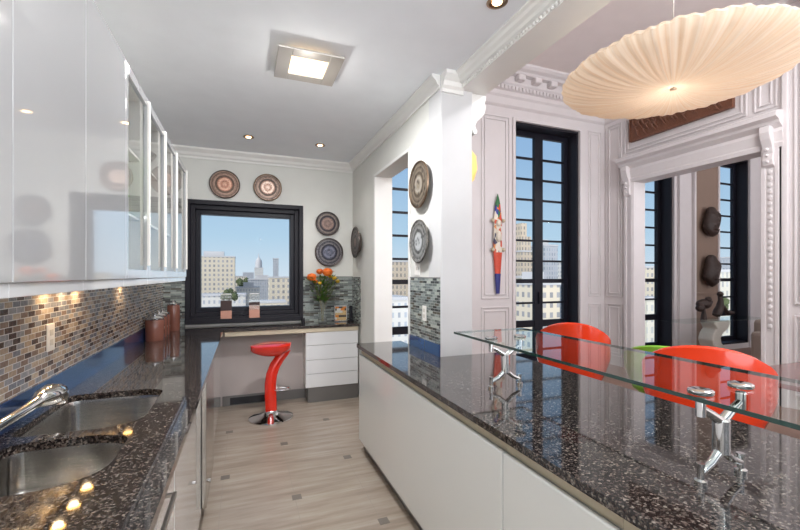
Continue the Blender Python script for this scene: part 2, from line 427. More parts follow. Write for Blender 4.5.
def copy_thing(root, loc, rz=None, label=None):
    r = root.copy(); COL.objects.link(r); r.location = loc
    if rz is not None: r.rotation_euler = (0, 0, rz)
    if label: r['label'] = label
    for ch in list(root.children):
        c = ch.copy(); COL.objects.link(c); c.parent = r
        for g in list(ch.children):
            d = g.copy(); COL.objects.link(d); d.parent = c
    return r

def light(name, typ, loc, energy, col, size=.1, rot=(0, 0, 0), spread=None, **kw):
    l = bpy.data.lights.new(name, typ); l.energy = energy; l.color = col
    if typ == 'AREA': l.shape = 'SQUARE'; l.size = size
    elif typ == 'SUN': l.angle = size
    else: l.shadow_soft_size = size
    for k, v_ in kw.items(): setattr(l, k, v_)
    o = bpy.data.objects.new(name, l); COL.objects.link(o); o.location = loc; o.rotation_euler = rot
    return o

# ------------------------------------------------------------------ dimensions
XL, XR = -0.85, 1.33          # kitchen left wall, partition
YB, YF = 5.15, -3.2           # back wall, open end behind the camera
ZC = 2.95                     # kitchen ceiling
XP = 1.58                     # dining face of the partition
XD = 5.75                     # dining right wall
ZD = 4.62                     # dining ceiling
XE = 10.6                     # far side of the adjoining room
YP = 2.61                     # post front

# ------------------------------------------------------------------ kitchen shell
struct('floor', B((XL - .2, XP, YF, YB + .2, -0.12, 0)), M['floor'])
struct('floor_dining', B((XP, XE, YF, YB + .2, -0.12, 0)), M['woodfloor'])
struct('wall_left', B((XL - .2, XL, YF, YB + .25, 0, ZC)), M['wall'])
wx0, wx1, wz0, wz1 = -0.625, 0.69, 0.965, 2.365
struct('wall_back', B((XL, wx0, YB, YB + .25, 0, ZC), (wx1, 1.51, YB, YB + .25, 0, ZC), (wx0, wx1, YB, YB + .25, 0, wz0), (wx0, wx1, YB, YB + .25, wz1, ZC)), M['wall'])
dy0, dy1, dz = 3.2, 4.17, 2.565
struct('wall_right', B((XR, XP, YP, dy0, 0, ZC), (XR, 1.51, dy1, YB, 0, ZC), (XR, 1.51, dy0, dy1, dz, ZC), (XR, XP, YP, YB, ZC, ZD)), M['wall'])
struct('ceiling', B((XL - .2, 1.47, YF, YB + .25, ZC, ZC + .2)), M['ceil'])
struct('ceiling_dining', B((1.47, XE + .2, YF, YB + .25, ZD, ZD + .2)), M['dceil'])

# insets in the floor, a staggered lattice
bm = bmesh.new()
for i in range(-3, 4):
    for j in range(0, 12):
        x = -0.13 + 0.462 * i; y = -0.45 + 0.462 * j
        if (i + j) % 2: continue
        if x > 0.95 or x < -0.25 or y > 4.9: continue
        s = 0.031
        box(bm, x - s, x + s, y - s, y + s, -0.002, 0.0012)
struct('trim_1', bm, plain('grey_floor_inset', srgb(112, 104, 96), 0.35))

# crown mouldings of the kitchen
def crown_profile(d, h):
    return [(0, 0), (d, 0), (d, -.018 * h / .1), (d * .8, -.03 * h / .1), (d * .55, -.045 * h / .1), (d * .42, -.068 * h / .1), (d * .2, -.08 * h / .1), (d * .2, -.1 * h / .1), (0, -.1 * h / .1)]
bm = bmesh.new(); prism(bm, [(YB - a, ZC + b) for a, b in crown_profile(.085, .115)], 'x', XL, XR)
struct('trim_2', bm, M['trim'])
bm = bmesh.new(); prism(bm, [(XR - a, ZC + b) for a, b in crown_profile(.07, .10)], 'y', YP, YB)
struct('trim_3', bm, M['trim'])
bm = bmesh.new(); prism(bm, [(XL + a, ZC + b) for a, b in crown_profile(.085, .115)], 'y', YF, YB)
struct('trim_4', bm, M['trim'])

# post, its crown and the scrolled corbel
struct('wall_post', B((XR - .004, XP + .004, YP - .012, YP + .2, 0.9, ZC)), M['post'], bevel=.004)
bm = bmesh.new()
prism(bm, [(YP - .012 - a, ZC + b) for a, b in crown_profile(.085, .13)], 'x', XR - .004, 1.5)
struct('trim_5', bm, M['trim'])
bm = bmesh.new()
pts = [(XP - .02, 2.86), (1.715, 2.86), (1.715, 2.84), (1.705, 2.80), (1.715, 2.765), (1.70, 2.72), (1.67, 2.685), (1.635, 2.655), (1.62, 2.62), (1.625, 2.60), (1.64, 2.585), (1.632, 2.562), (1.61, 2.556), (1.60, 2.57), (1.59, 2.60), (1.58, 2.58), (XP - .02, 2.56)]
prism(bm, pts, 'y', YP, YP + .17)
struct('trim_6', bm, M['trim'], bevel=.004)
# beam over the peninsula: face, soffit and crown with a bead row
struct('beam', B((1.49, 1.70, YF, YP + .01, 2.86, ZC + .05), (1.47, 1.70, YF, YP, ZC + .05, ZD)), M['trim'])
bm = bmesh.new(); prism(bm, [(1.49, ZC), (1.40, ZC), (1.40, ZC - .012), (1.415, ZC - .02), (1.425, ZC - .035), (1.445, ZC - .045), (1.455, ZC - .06), (1.475, ZC - .066), (1.478, ZC - .092), (1.49, ZC - .092)], 'y', YF, YP - .05)
struct('trim_7', bm, M['trim'])
bm = bmesh.new()
y = 0.6
while y < YP - .1:
    ball(bm, (1.472, y, ZC - .078), .011, 1, (1, 1.2, 1.2)); y += .028
struct('trim_8', bm, M['trim'], smooth=True)

# doorway casing
bm = B((XR - .012, XR, dy0 - .03, dy0, 0, dz + .03), (XR - .012, XR, dy1, dy1 + .03, 0, dz + .03), (XR - .012, XR, dy0, dy1, dz, dz + .03))
struct('door_1', bm, M['trim'], bevel=.003)
struct('door_jamb', B((XR - .012, 1.52, dy1 - .012, dy1, 0, dz), (XR - .012, 1.52, dy0, dy0 + .006, 0, dz)), M['trim'])
# baseboard of the kneehole and counter wall
struct('baseboard_back', B((-.23, .7, 5.0, 5.02, 0, .11)), M['kick'])
struct('wall_kneehole', B((-.25, 1.30, 5.02, 5.14, 0, .85)), M['knee'])

# mosaic backsplashes
struct('trim_9', B((XL, XL + .008, YF, YB, 1.02, 1.47)), M['tile_left'])
struct('trim_10', B((wx1 + .0, XR, YB - .008, YB, 0.9, 1.475), (XL, wx0, YB - .008, YB, 0.9, 1.475)), M['tile_back'])
struct('trim_11', B((XR - .008, XR, YP, dy0 - .03, 0.99, 1.475), (XR - .008, XR, 4.75, YB, 0.9, 1.475)), M['tile_right'])
struct('trim_12', B((XL, XL + .016, YF, YB - .1, .90, 1.022)), M['blue'], bevel=.002)
struct('trim_13', B((XR - .016, XR, YP - .0, dy0 - .03, .90, .995)), M['blue'], bevel=.002)
struct('trim_14', B((XR - .010, XR, YP, dy0 - .03, 1.475, 1.482), (wx1, XR, YB - .010, YB, 1.475, 1.482)), M['kick'])

# ------------------------------------------------------------------ kitchen window
w = thing('window_1', 'deep black framed picture window over the desk counter', 'window', (0, YB, wz0)); w['kind'] = 'structure'
bm = bmesh.new(); t = .045
def frame(bm, x0, x1, z0, z1, t, y0, y1):
    box(bm, x0, x0 + t, y0, y1, z0, z1); box(bm, x1 - t, x1, y0, y1, z0, z1)
    box(bm, x0 + t, x1 - t, y0, y1, z0, z0 + t); box(bm, x0 + t, x1 - t, y0, y1, z1 - t, z1)
frame(bm, wx0, wx1, wz0, wz1, .05, YB - .03, YB + .25)
obj('window_frame', bm, M['black'], w, bevel=.004, world=True)
bm = bmesh.new(); frame(bm, wx0 + .05, wx1 - .05, wz0 + .05, wz1 - .05, .05, YB + .03, YB + .25)
obj('inner_frame', bm, M['black'], w, bevel=.004, world=True)
bm = bmesh.new(); frame(bm, wx0 + .10, wx1 - .10, wz0 + .10, wz1 - .10, .05, YB + .08, YB + .2)
obj('sash', bm, M['blacksash'], w, bevel=.004, world=True)
obj('pane', B((wx0 + .15, wx1 - .15, YB + .12, YB + .126, wz0 + .15, wz1 - .15)), M['pane'], w, world=True)
obj('window_sill', B((wx0 - .0, wx1 + .0, YB - .035, YB + .03, .935, .985)), M['black'], w, bevel=.004, world=True)

# ------------------------------------------------------------------ dining walls and windows
WINX = [(1.84, 3.00), (3.90, 5.19), (6.19, 7.46), (8.78, 9.75)]
WT = 3.88; WB = 0.10
bm = bmesh.new(); xs = 1.51
for a, b in WINX:
    box(bm, xs, a, YB, YB + .30, 0, ZD); box(bm, a, b, YB, YB + .30, WT, ZD); box(bm, a, b, YB, YB + .30, 0, WB); xs = b
box(bm, xs, XE, YB, YB + .30, 0, ZD)
struct('wall_dining_back', bm, M['dwall'])
bars = [0.70, 1.04, 1.40, 1.73, 2.065, 2.40, 2.735, 3.07, 3.41]
for n, (a, b) in enumerate(WINX):
    w = thing('window_%d' % (n + 2), 'x', 'window', ((a + b) / 2, YB, WB)); w['kind'] = 'structure'
    w['label'] = ['tall black steel window seen through the kitchen doorway', 'tall black double casement window behind the dining chairs',
                  'tall black window just inside the wide opening', 'tall narrow black window beside the carved masks'][n]
    yw = YB + .22
    bm = bmesh.new(); frame(bm, a, b, WB, WT, .035, YB + .015, YB + .305)
    obj('window_frame', bm, M['black'], w, world=True, bevel=.003)
    two = n != 3
    leaves = [(a + .035, (a + b) / 2), ((a + b) / 2, b - .035)] if two else [(a + .035, b - .035)]
    for (p, q) in leaves:
        bm = bmesh.new(); st = .085
        frame(bm, p, q, WB + .035, WT - .035, st, yw, yw + .06)
        s = obj('sash', bm, M['blacksash'], w, world=True, bevel=.003)
        bm = bmesh.new()
        for i, z in enumerate(bars):
            th = .034 if i in (2,) else (.055 if i == 0 else .016)
            box(bm, p + st, q - st, yw + .01, yw + .05, z - th, z + th)
        m_ = obj('muntins', bm, M['blacksash'], s); m_.location = -Vector(w.location)
        g_ = obj('glazing', B((p + st, q - st, yw + .028, yw + .032, WB + .1, WT - .1)), M['pane'], s); g_.location = -Vector(w.location)
    if two:
        hb = bmesh.new(); mx = (a + b) / 2
        box(hb, mx - .012, mx + .012, yw - .03, yw, 1.02, 1.22)
        obj('handle', hb, M['black'], w, world=True, bevel=.003)
    bm = bmesh.new(); c = .05
    box(bm, a - c, a, YB - .03, YB, 0, WT + c); box(bm, b, b + c, YB - .03, YB, 0, WT + c); box(bm, a, b, YB - .03, YB, WT, WT + c)
    obj('casing', bm, M['dwall'], w, world=True, bevel=.006)

tn = [14]
def trim(bm, mat=None, **kw):
    tn[0] += 1
    return struct('trim_%d' % tn[0], bm, mat or M['dwall'], **kw)

def mould_back(x0, x1, z0, z1, insets=(0, .055), w_=.022):
    bm = bmesh.new()
    for i, s in enumerate(insets):
        frame(bm, x0 + s, x1 - s, z0 + s, z1 - s, w_, YB - .018, YB)
    trim(bm, bevel=.006)
def frame_side(bm, y0, y1, z0, z1, t, x0, x1):
    box(bm, x0, x1, y0, y0 + t, z0, z1); box(bm, x0, x1, y1 - t, y1, z0, z1)
    box(bm, x0, x1, y0 + t, y1 - t, z0, z0 + t); box(bm, x0, x1, y0 + t, y1 - t, z1 - t, z1)
def mould_side(y0, y1, z0, z1, insets=(0, .07), w_=.022, x=XD):
    bm = bmesh.new()
    for s in insets: frame_side(bm, y0 + s, y1 - s, z0 + s, z1 - s, w_, x - .022, x)
    trim(bm, bevel=.006)
mould_back(3.29, 3.80, 1.14, 3.92)
mould_back(3.29, 3.80, 0.15, 1.02)
mould_back(5.38, 5.66, 1.14, 3.92, (0, .045), .015)
mould_back(5.38, 5.66, 0.15, 1.02, (0, .045), .015)
# entablature on the back wall of the dining room
def entab(axis, a, b):
    pr = [(0, ZD), (.30, ZD), (.30, ZD - .03), (.27, ZD - .06), (.22, ZD - .085), (.20, ZD - .12), (.13, ZD - .13), (.13, ZD - .24), (.11, ZD - .26), (.11, ZD - .33),
          (.075, ZD - .34), (.075, ZD - .40), (.05, ZD - .43), (.04, ZD - .53), (.02, ZD - .55), (0, ZD - .56)]
    bm = bmesh.new()
    prism(bm, [((YB - p) if axis == 'x' else (XD - p), z) for p, z in pr], axis, a, b)
    trim(bm)
    bm = bmesh.new(); t_ = a + .03
    while t_ < b:
        if axis == 'x': box(bm, t_, t_ + .035, YB - .135, YB - .10, ZD - .33, ZD - .275)
        else: box(bm, XD - .135, XD - .10, t_, t_ + .035, ZD - .33, ZD - .275)
        t_ += .065
    trim(bm)
    bm = bmesh.new(); t_ = a + .12
    while t_ < b:
        if axis == 'x': box(bm, t_, t_ + .13, YB - .24, YB - .12, ZD - .215, ZD - .13)
        else: box(bm, XD - .24, XD - .12, t_, t_ + .13, ZD - .215, ZD - .13)
        t_ += .30
    trim(bm, bevel=.02)
entab('x', XP, XD); entab('y', YF, YB)

# dining right wall with wide opening
oy0, oy1, oz = 2.90, 4.57, 2.965
struct('wall_dining_right', B((XD, XD + .22, oy1, YB, 0, ZD), (XD, XD + .22, YF, oy0, 0, ZD), (XD, XD + .22, oy0, oy1, oz, ZD)), M['dwall'])
# opening surround
bm = bmesh.new()
box(bm, XD - .035, XD, oy1, oy1 + .16, 0, oz + .22); box(bm, XD - .05, XD, oy1 + .02, oy1 + .06, 0, oz + .02); box(bm, XD - .05, XD, oy1 + .12, oy1 + .16, 0, oz + .02)
box(bm, XD - .035, XD, oy0 - .18, oy0, 0, oz + .22); box(bm, XD - .05, XD, oy0 - .05, oy0 - .01, 0, oz); box(bm, XD - .05, XD, oy0 - .18, oy0 - .14, 0, oz)
trim(bm, bevel=.004)
bm = bmesh.new()
prism(bm, [(XD, oz), (XD - .05, oz), (XD - .06, oz + .05), (XD - .05, oz + .07), (XD - .07, oz + .18), (XD - .06, oz + .22), (XD - .12, oz + .27), (XD - .13, oz + .30), (XD - .19, oz + .33), (XD - .19, oz + .38), (XD - .15, oz + .40), (XD, oz + .42)], 'y', oy0 - .22, oy1 + .2)
trim(bm)
for yc in (oy1 + .09, oy0 - .09):   # scrolled brackets under the cornice
    bm = bmesh.new()
    prism(bm, [(XD - .03, oz + .25), (XD - .15, oz + .25), (XD - .155, oz + .18), (XD - .13, oz + .10), (XD - .09, oz + .02), (XD - .075, oz - .06), (XD - .09, oz - .13), (XD - .075, oz - .19), (XD - .03, oz - .22)], 'y', yc - .05, yc + .05)
    for k in range(5): ball(bm, (XD - .085 - .015 * math.sin(k), yc, oz - .15 + k * .07), .022, 1)
    trim(bm, bevel=.006)
bm = bmesh.new()
z = .9
while z < oz - .2:
    ball(bm, (XD - .045, oy0 - .095, z), .03, 1, (.6, .9, 1.2)); z += .075
trim(bm, smooth=True)
mould_side(4.80, 5.10, 1.14, 4.0, (0, .05), .016)
mould_side(4.80, 5.10, .15, 1.02, (0, .05), .016)
mould_side(1.55, 2.60, 1.17, 3.95, (0, .05, .16), .025)
mould_side(1.55, 2.60, .15, 1.05, (0, .05, .16), .025)
mould_side(0.2, 1.40, 1.17, 3.95, (0, .05, .16), .025)
mould_side(0.2, 1.40, .15, 1.05, (0, .05, .16), .025)
mould_side(2.75, 2.98, 3.45, 4.0, (0, .05), .02)
mould_side(3.05, 4.75, 3.45, 4.0, (0, .05), .02)
bm = bmesh.new(); z = 1.2
for z0_, z1_ in ((1.2, 3.9),):
    z = z0_
    while z < z1_:
        ball(bm, (XD - .022, 2.51, z), .012, 1); ball(bm, (XD - .022, 1.64, z), .012, 1); z += .04
trim(bm, smooth=True)
trim(B((XD - .05, XD, 2.64, 2.70, 0, 4.05)), bevel=.01)

# adjoining room: far wall, tan panel with masks
struct('wall_adjoining_right', B((XE, XE + .2, YF, YB + .5, 0, ZD)), M['dwall'])
trim(B((8.02, 8.72, YB - .02, YB, .1, ZD)), M['tan'])
trim(B((7.58, 7.66, YB - .05, YB, 0, ZD), (7.98, 8.03, YB - .06, YB, 0, ZD)), bevel=.006)
trim(B((8.02, 8.72, YB - .05, YB - .02, 1.12, 1.17)), M['tan'], bevel=.006)

# ------------------------------------------------------------------ left run: base cabinets, worktop, sinks
CT0, CT1 = .88, .91
XF = -0.205
# sink outlines (rounded D shapes)
def dshape(x0, x1, y0, y1, r0=.05, r1=.17, n=8):
    """rounded outline, larger radius on the aisle side corner"""
    pts = []
    for cx, cy, r, a0 in ((x1 - r1, y1 - r1 * .55, r1, 0), (x0 + r0, y1 - r0, r0, 90), (x0 + r0, y0 + r0, r0, 180), (x1 - r1, y0 + r1 * .8, r1, 270)):
        for k in range(n + 1):
            a = math.radians(a0 + 90 * k / n)
            ry = r if r == r0 else (r * .55 if a0 == 0 else r * .8)
            pts.append((cx + r * math.cos(a), cy + ry * math.sin(a)))
    return pts
S1 = dshape(-.80, -.385, 1.86, 2.42, r1=.15)
S2 = dshape(-.76, -.39, 1.38, 1.79, r1=.17)
# worktop: planar ngon with holes, by triangle fill
def worktop(name, outer, holes, z0, z1, mat):
    bm = bmesh.new()
    for zz in (z0, z1):
        edges = []
        for loop in [outer] + holes:
            vs = [bm.verts.new((x, y, zz)) for x, y in loop]
            edges += [bm.edges.new((vs[i], vs[(i + 1) % len(vs)])) for i in range(len(vs))]
        bmesh.ops.triangle_fill(bm, use_beauty=True, use_dissolve=False, edges=edges)
    bm.verts.ensure_lookup_table()
    half = len(bm.verts) // 2; vs = list(bm.verts); off = 0
    for loop in [outer] + holes:
        n = len(loop)
        for i in range(n):
            a, b = vs[off + i], vs[off + (i + 1) % n]; c, d = vs[half + off + (i + 1) % n], vs[half + off + i]
            bm.faces.new((a, b, c, d))
        off += n
    return obj(name, bm, mat)
YD = 4.74
o = worktop('granite_worktop', [(XL + .017, -1.0), (XF, -1.0), (XF, YD - .02), (XF + .02, YD), (XR - .02, YD), (XR - .02, YB - .012), (XL + .017, YB - .012)], [S1, S2], CT0, CT1, M['granite'])
tag(o, 'dark speckled granite worktop with two sink cutouts, running on over the desk', 'countertop')
def shrink(loop, k, cx=None, cy=None):
    cx = sum(p[0] for p in loop) / len(loop); cy = sum(p[1] for p in loop) / len(loop)
    return [(cx + (x - cx) * k, cy + (y - cy) * k) for x, y in loop]
def sink(name, loop, depth, label):
    root = thing(name, label, 'sink', (sum(p[0] for p in loop) / len(loop), sum(p[1] for p in loop) / len(loop), CT0))
    bm = bmesh.new()
    levels = [(1.06, CT0 - .001), (1.0, CT0 - .001), (.985, CT0 - .02), (.97, CT0 - depth + .05), (.93, CT0 - depth + .018), (.84, CT0 - depth), (.25, CT0 - depth - .006)]
    rings = [[bm.verts.new((x, y, z)) for x, y in shrink(loop, k)] for k, z in levels]
    for a, b in zip(rings, rings[1:]):
        for i in range(len(loop)): bm.faces.new((a[i], a[(i + 1) % len(loop)], b[(i + 1) % len(loop)], b[i]))
    bm.faces.new(rings[-1])
    obj('basin', bm, M['steel'], root, smooth=True, world=True)
    bm = bmesh.new(); lathe(bm, [(.045, CT0 - depth - .004), (.045, CT0 - depth + .002), (.03, CT0 - depth), (.004, CT0 - depth - .002)], 20, (root.location.x, root.location.y, 0))
    obj('drain', bm, M['chrome'], root, smooth=True, world=True)
    return root
sink('kitchen_sink', S1, .20, 'larger steel sink bowl, farther from the camera, under the wall outlet')
sink('kitchen_sink', S2, .17, 'smaller steel sink bowl, nearer the camera, beside the larger bowl')

# faucet: spout head above the far bowl
fr = thing('faucet', 'slim chrome pull-out faucet with bulbous head behind the sinks', 'faucet', (-.80, 1.62, CT1))
bm = bmesh.new(); tube(bm, [(-.80, 1.62, CT1), (-.80, 1.62, CT1 + .05)], [.028, .022], 16); obj('base', bm, M['chrome'], fr, smooth=True, world=True)
bm = bmesh.new(); tube(bm, [(-.80, 1.62, CT1 + .04), (-.795, 1.68, CT1 + .062), (-.78, 1.78, CT1 + .075), (-.76, 1.90, CT1 + .088), (-.752, 1.98, CT1 + .096)], [.020, .018, .017, .018, .022], 14); obj('spout', bm, M['chrome'], fr, smooth=True, world=True)
bm = bmesh.new(); tube(bm, [(-.753, 1.97, CT1 + .095), (-.749, 2.01, CT1 + .099), (-.742, 2.06, CT1 + .098), (-.735, 2.10, CT1 + .088), (-.730, 2.115, CT1 + .07), (-.728, 2.12, CT1 + .05)], [.022, .036, .044, .043, .034, .024], 18); obj('spray_head', bm, M['chrome'], fr, smooth=True, world=True)

# base cabinets
def base_cabinet(y0, y1, label, kind='door', n=1):
    r = thing('base_cabinet', label, 'cabinet', ((XL + XF) / 2, (y0 + y1) / 2, 0))
    obj('body', B((XL + .02, XF - .055, y0 + .001, y1 - .001, .10, .66), (XL + .02, XL + .04, y0 + .001, y1 - .001, .66, CT0 - .002), (XF - .085, XF - .055, y0 + .001, y1 - .001, .66, CT0 - .002)), M['white'], r, world=True)
    obj('toe_kick', B((XF - .12, XF - .10, y0, y1, 0, .10)), M['kick'], r, world=True)
    if kind == 'door':
        d = obj('door', B((XF - .053, XF - .03, y0 + .002, y1 - .002, .10, CT0 - .012)), M['lacq'], r, world=True, bevel=.003)
    else:
        for (z0, z1) in ((.10, .40), (.403, .70), (.703, CT0 - .012)):
            d = obj('drawer', B((XF - .053, XF - .03, y0 + .002, y1 - .002, z0, z1)), M['lacq'], r, world=True, bevel=.003)
            hb = bmesh.new(); zc = (z0 + z1) / 2 + .02
            yc0, yc1 = (y0 + y1) / 2 - .15, (y0 + y1) / 2 + .15
            box(hb, XF - .031, XF + .004, yc0, yc0 + .012, zc - .006, zc + .006); box(hb, XF - .031, XF + .004, yc1 - .012, yc1, zc - .006, zc + .006)
            box(hb, XF - .006, XF + .006, yc0, yc1, zc - .008, zc + .008)
            bmesh.ops.translate(hb, verts=hb.verts, vec=-Vector(r.location))
            obj('handle', hb, M['nickel'], d, bevel=.002)
    return r
base_cabinet(-.9, .95, 'white gloss base cabinet at the near end of the sink run')
base_cabinet(.95, 1.65, 'white base cabinet of drawers with square steel handles below the near sink edge', 'drawer')
base_cabinet(1.65, 2.62, 'wide white gloss base cabinet under the two sinks')
base_cabinet(3.24, 4.72, 'white gloss base cabinet beyond the dishwasher, next to the desk')
dw = thing('dishwasher', 'stainless steel dishwasher built in between white base cabinets', 'dishwasher', (-.5, 2.93, 0))
obj('body', B((XL + .02, XF - .03, 2.625, 3.235, .08, CT0 - .004)), M['kick'], dw, world=True)
obj('door', B((XF - .03, XF - .002, 2.628, 3.232, .12, CT0 - .01)), M['steel'], dw, world=True, bevel=.004)
bm = bmesh.new(); tube(bm, [(XF - .004, 2.66, .27), (XF + .018, 2.66, .27)], [.008, .012], 12); obj('knob', bm, M['chrome'], dw, world=True, smooth=True)
obj('toe_kick', B((XF - .12, XF - .10, 2.63, 3.23, 0, .08)), M['kick'], dw, world=True)

# ------------------------------------------------------------------ upper cabinets
UX, UZ0, UZ1 = -.50, 1.482, 2.48
def upper(y0, y1, label, glassdoor=False):
    r = thing('wall_cabinet', label, 'cabinet', ((XL + UX) / 2, (y0 + y1) / 2, UZ0), group=None)
    t = .018
    bs = [(XL + .009, UX - .024, y0, y0 + t, UZ0, UZ1), (XL + .009, UX - .024, y1 - t, y1, UZ0, UZ1), (XL + .009, UX - .024, y0, y1, UZ0, UZ0 + t),
          (XL + .009, UX - .024, y0, y1, UZ1 - t, UZ1), (XL + .009, XL + .02, y0, y1, UZ0, UZ1)]
    obj('body', B(*bs), M['white'], r, world=True)
    for z in (1.80, 2.13):
        obj('shelf', B((XL + .02, UX - .04, y0 + t, y1 - t, z, z + .012)), M['white'], r, world=True)
    obj('light_rail', B((UX - .03, UX - .008, y0, y1, UZ0 - .036, UZ0 - .001)), M['lacq'], r, world=True, bevel=.002)
    if not glassdoor:
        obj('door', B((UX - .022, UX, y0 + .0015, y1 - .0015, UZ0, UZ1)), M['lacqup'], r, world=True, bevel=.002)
    else:
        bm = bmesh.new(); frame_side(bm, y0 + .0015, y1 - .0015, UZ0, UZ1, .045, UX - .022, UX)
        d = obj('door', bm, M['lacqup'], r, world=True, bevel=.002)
        g = B((UX - .014, UX - .009, y0 + .046, y1 - .046, UZ0 + .045, UZ1 - .045)); bmesh.ops.translate(g, verts=g.verts, vec=-Vector(r.location))
        obj('glass_pane', g, M['cabglass'], d)
        h = B((UX, UX + .015, y1 - .056, y1 - .043, UZ0 + .07, UZ1 - .02)); bmesh.ops.translate(h, verts=h.verts, vec=-Vector(r.location))
        obj('handle', h, M['white'], d, bevel=.003)
    return r
upper(.20, .70, 'solid white wall cabinet nearest the camera, cut by the photo edge')
upper(.70, 1.195, 'solid white wall cabinet, second along, mostly cut off at the picture edge')
upper(1.195, 1.657, 'wide solid white gloss wall cabinet above the near sink')
upper(1.657, 2.15, 'solid white gloss wall cabinet just before the glass fronted ones')
upper(2.15, 2.63, 'first glass fronted white wall cabinet, beside the solid doors', True)
upper(2.63, 3.13, 'second glass fronted white wall cabinet from the solid doors', True)
upper(3.13, 3.63, 'third glass fronted white wall cabinet from the solid doors', True)
upper(3.63, 4.20, 'last glass fronted white wall cabinet, nearest the back window', True)
# warm puck lights under the wall cabinets
def puck(y, label):
    r = thing('puck_light', label, 'light', (-.79, y, UZ0), group='puck lights under the wall cabinets')
    bm = bmesh.new(); lathe(bm, [(.034, 0), (.036, -.012), (.030, -.014), (.029, -.010)], 24); obj('housing', bm, M['nickel'], r, smooth=True)
    bm = bmesh.new(); lathe(bm, [(.028, -.010), (.026, -.0125), (.01, -.013)], 20); obj('lens', bm, M['pucklens'], r, smooth=True)
    light('puck_glow', 'SPOT', (-.79, y, UZ0 - .02), 2.0, (1, .74, .46), .02, spot_size=math.radians(150), spot_blend=1.0)
for y_ in (1.5, 2.27, 2.45, 2.63, 3.45): puck(y_, 'small round warm puck light fixed under the wall cabinets')
# things inside the glass fronted cabinets
def vessel(name, loc, prof, mat, label, cat, handle=False):
    bm = bmesh.new(); lathe(bm, prof, 24)
    if handle:
        r = max(p[0] for p in prof); z = prof[-1][1]
        tube(bm, [(0, r * .9, z * .8), (0, r * 1.5, z * .75), (0, r * 1.6, z * .5), (0, r * 1.3, z * .3), (0, r * .8, z * .25)], .008, 8)
    o = obj(name, bm, mat, smooth=True); o.location = loc
    return tag(o, label, cat)
vessel('glass_pitcher', (-.66, 2.32, 2.143), [(.05, 0), (.07, .04), (.075, .10), (.05, .16), (.045, .19), (.06, .22)], M['plate_silver'], 'silver pitcher on the top shelf of the first glass cabinet', 'pitcher', True)
vessel('bowl', (-.66, 2.36, 1.813), [(.04, 0), (.09, .03), (.12, .08), (.125, .085)], M['green'], 'green bowl on the lower shelf of the first glass cabinet', 'bowl')
vessel('serving_bowl', (-.66, 2.86, 2.143), [(.05, 0), (.11, .03), (.15, .09), (.155, .10)], M['plate_silver'], 'silver serving bowl on the top shelf of the second glass cabinet', 'bowl')
vessel('serving_bowl', (-.66, 3.38, 1.813), [(.05, 0), (.10, .04), (.14, .11), (.145, .12)], M['ivory'], 'ivory bowl on the lower shelf of the third glass cabinet', 'bowl')

# ------------------------------------------------------------------ desk
r = thing('drawer_unit', 'white four drawer unit under the desk counter by the partition', 'cabinet', (.98, 4.95, 0))
obj('body', B((.67, XR - .03, YD + .045, 5.015, .18, CT0 - .052)), M['white'], r, world=True)
for z0, z1 in ((.18, .337), (.341, .50), (.504, .672), (.676, .826)):
    obj('drawer', B((.67, XR - .032, YD + .02, YD + .042, z0, z1)), M['lacq'], r, world=True, bevel=.003)
obj('toe_kick', B((.70, XR - .03, YD + .04, 5.015, 0, .179)), M['kick'], r, world=True)
o = obj('desk_apron', B((XF + .01, XR - .03, YD + .012, YD + .035, .828, CT0 - .001)), M['beige'], bevel=.002)
tag(o, 'cream fascia board under the granite desk edge', 'apron')
o = obj('floor_vent', B(*[(.0 - .14 + i * .016, .0 - .133 + i * .016, 4.992, 4.999, .015, .085) for i in range(24)], (-.15, .25, 4.997, 4.9995, .01, .09)), M['darkobj'])
tag(o, 'dark louvred vent in the baseboard beside the red stool', 'vent')

# ------------------------------------------------------------------ stool
st = thing('bar_stool', 'glossy red swoop stool on round chrome base under the desk', 'stool', (.265, 4.42, 0))
bm = bmesh.new(); lathe(bm, [(.225, 0), (.225, .012), (.20, .022), (.10, .045), (.055, .075), (.04, .10)], 40); obj('base', bm, M['chrome'], st, smooth=True)
bm = bmesh.new()
path = [(0, 0, .08), (-.005, 0, .22), (-.008, 0, .36), (.006, 0, .46), (.04, 0, .55), (.088, 0, .625), (.135, 0, .68), (.165, 0, .72)]
tube(bm, path, [.050, .050, .049, .048, .046, .043, .040, .034], 18, flat=(1.2, .95)); obj('column', bm, M['stoolred'], st, smooth=True)
# saddle seat: grid surface with thickness
bm = bmesh.new(); nu, nv = 22, 16
top, bot = [], []
for i in range(nu + 1):
    u = -1 + 2 * i / nu
    wdt = .17 * math.sqrt(max(0, 1 - abs(u) ** 2.6)) * (1 - .15 * (1 - u) * .5) + .012
    x = u * .205 + .0
    zc = .785 - .02 * (u * u if u < 0 else .5 * u * u)
    th = .040 + .085 * max(0, math.cos(u * PI / 2)) ** .8
    rt, rb = [], []
    for j in range(nv + 1):
        v = -1 + 2 * j / nv
        dome = math.sqrt(max(0, 1 - v * v))
        rt.append(bm.verts.new((x, v * wdt, zc - .012 + .018 * dome)))
        rb.append(bm.verts.new((x, v * wdt, zc - .014 - th * dome)))
    top.append(rt); bot.append(rb)
for g, s in ((top, 1), (bot, -1)):
    for i in range(nu):
        for j in range(nv):
            f = (g[i][j], g[i + 1][j], g[i + 1][j + 1], g[i][j + 1]); bm.faces.new(f if s == 1 else f[::-1])
for i in range(nu):
    bm.faces.new((top[i][0], bot[i][0], bot[i + 1][0], top[i + 1][0])); bm.faces.new((top[i][nv], top[i + 1][nv], bot[i + 1][nv], bot[i][nv]))
for j in range(nv):
    bm.faces.new((top[0][j], top[0][j + 1], bot[0][j + 1], bot[0][j])); bm.faces.new((top[nu][j], bot[nu][j], bot[nu][j + 1], top[nu][j + 1]))
s = obj('seat', bm, M['stoolred'], st, smooth=True)
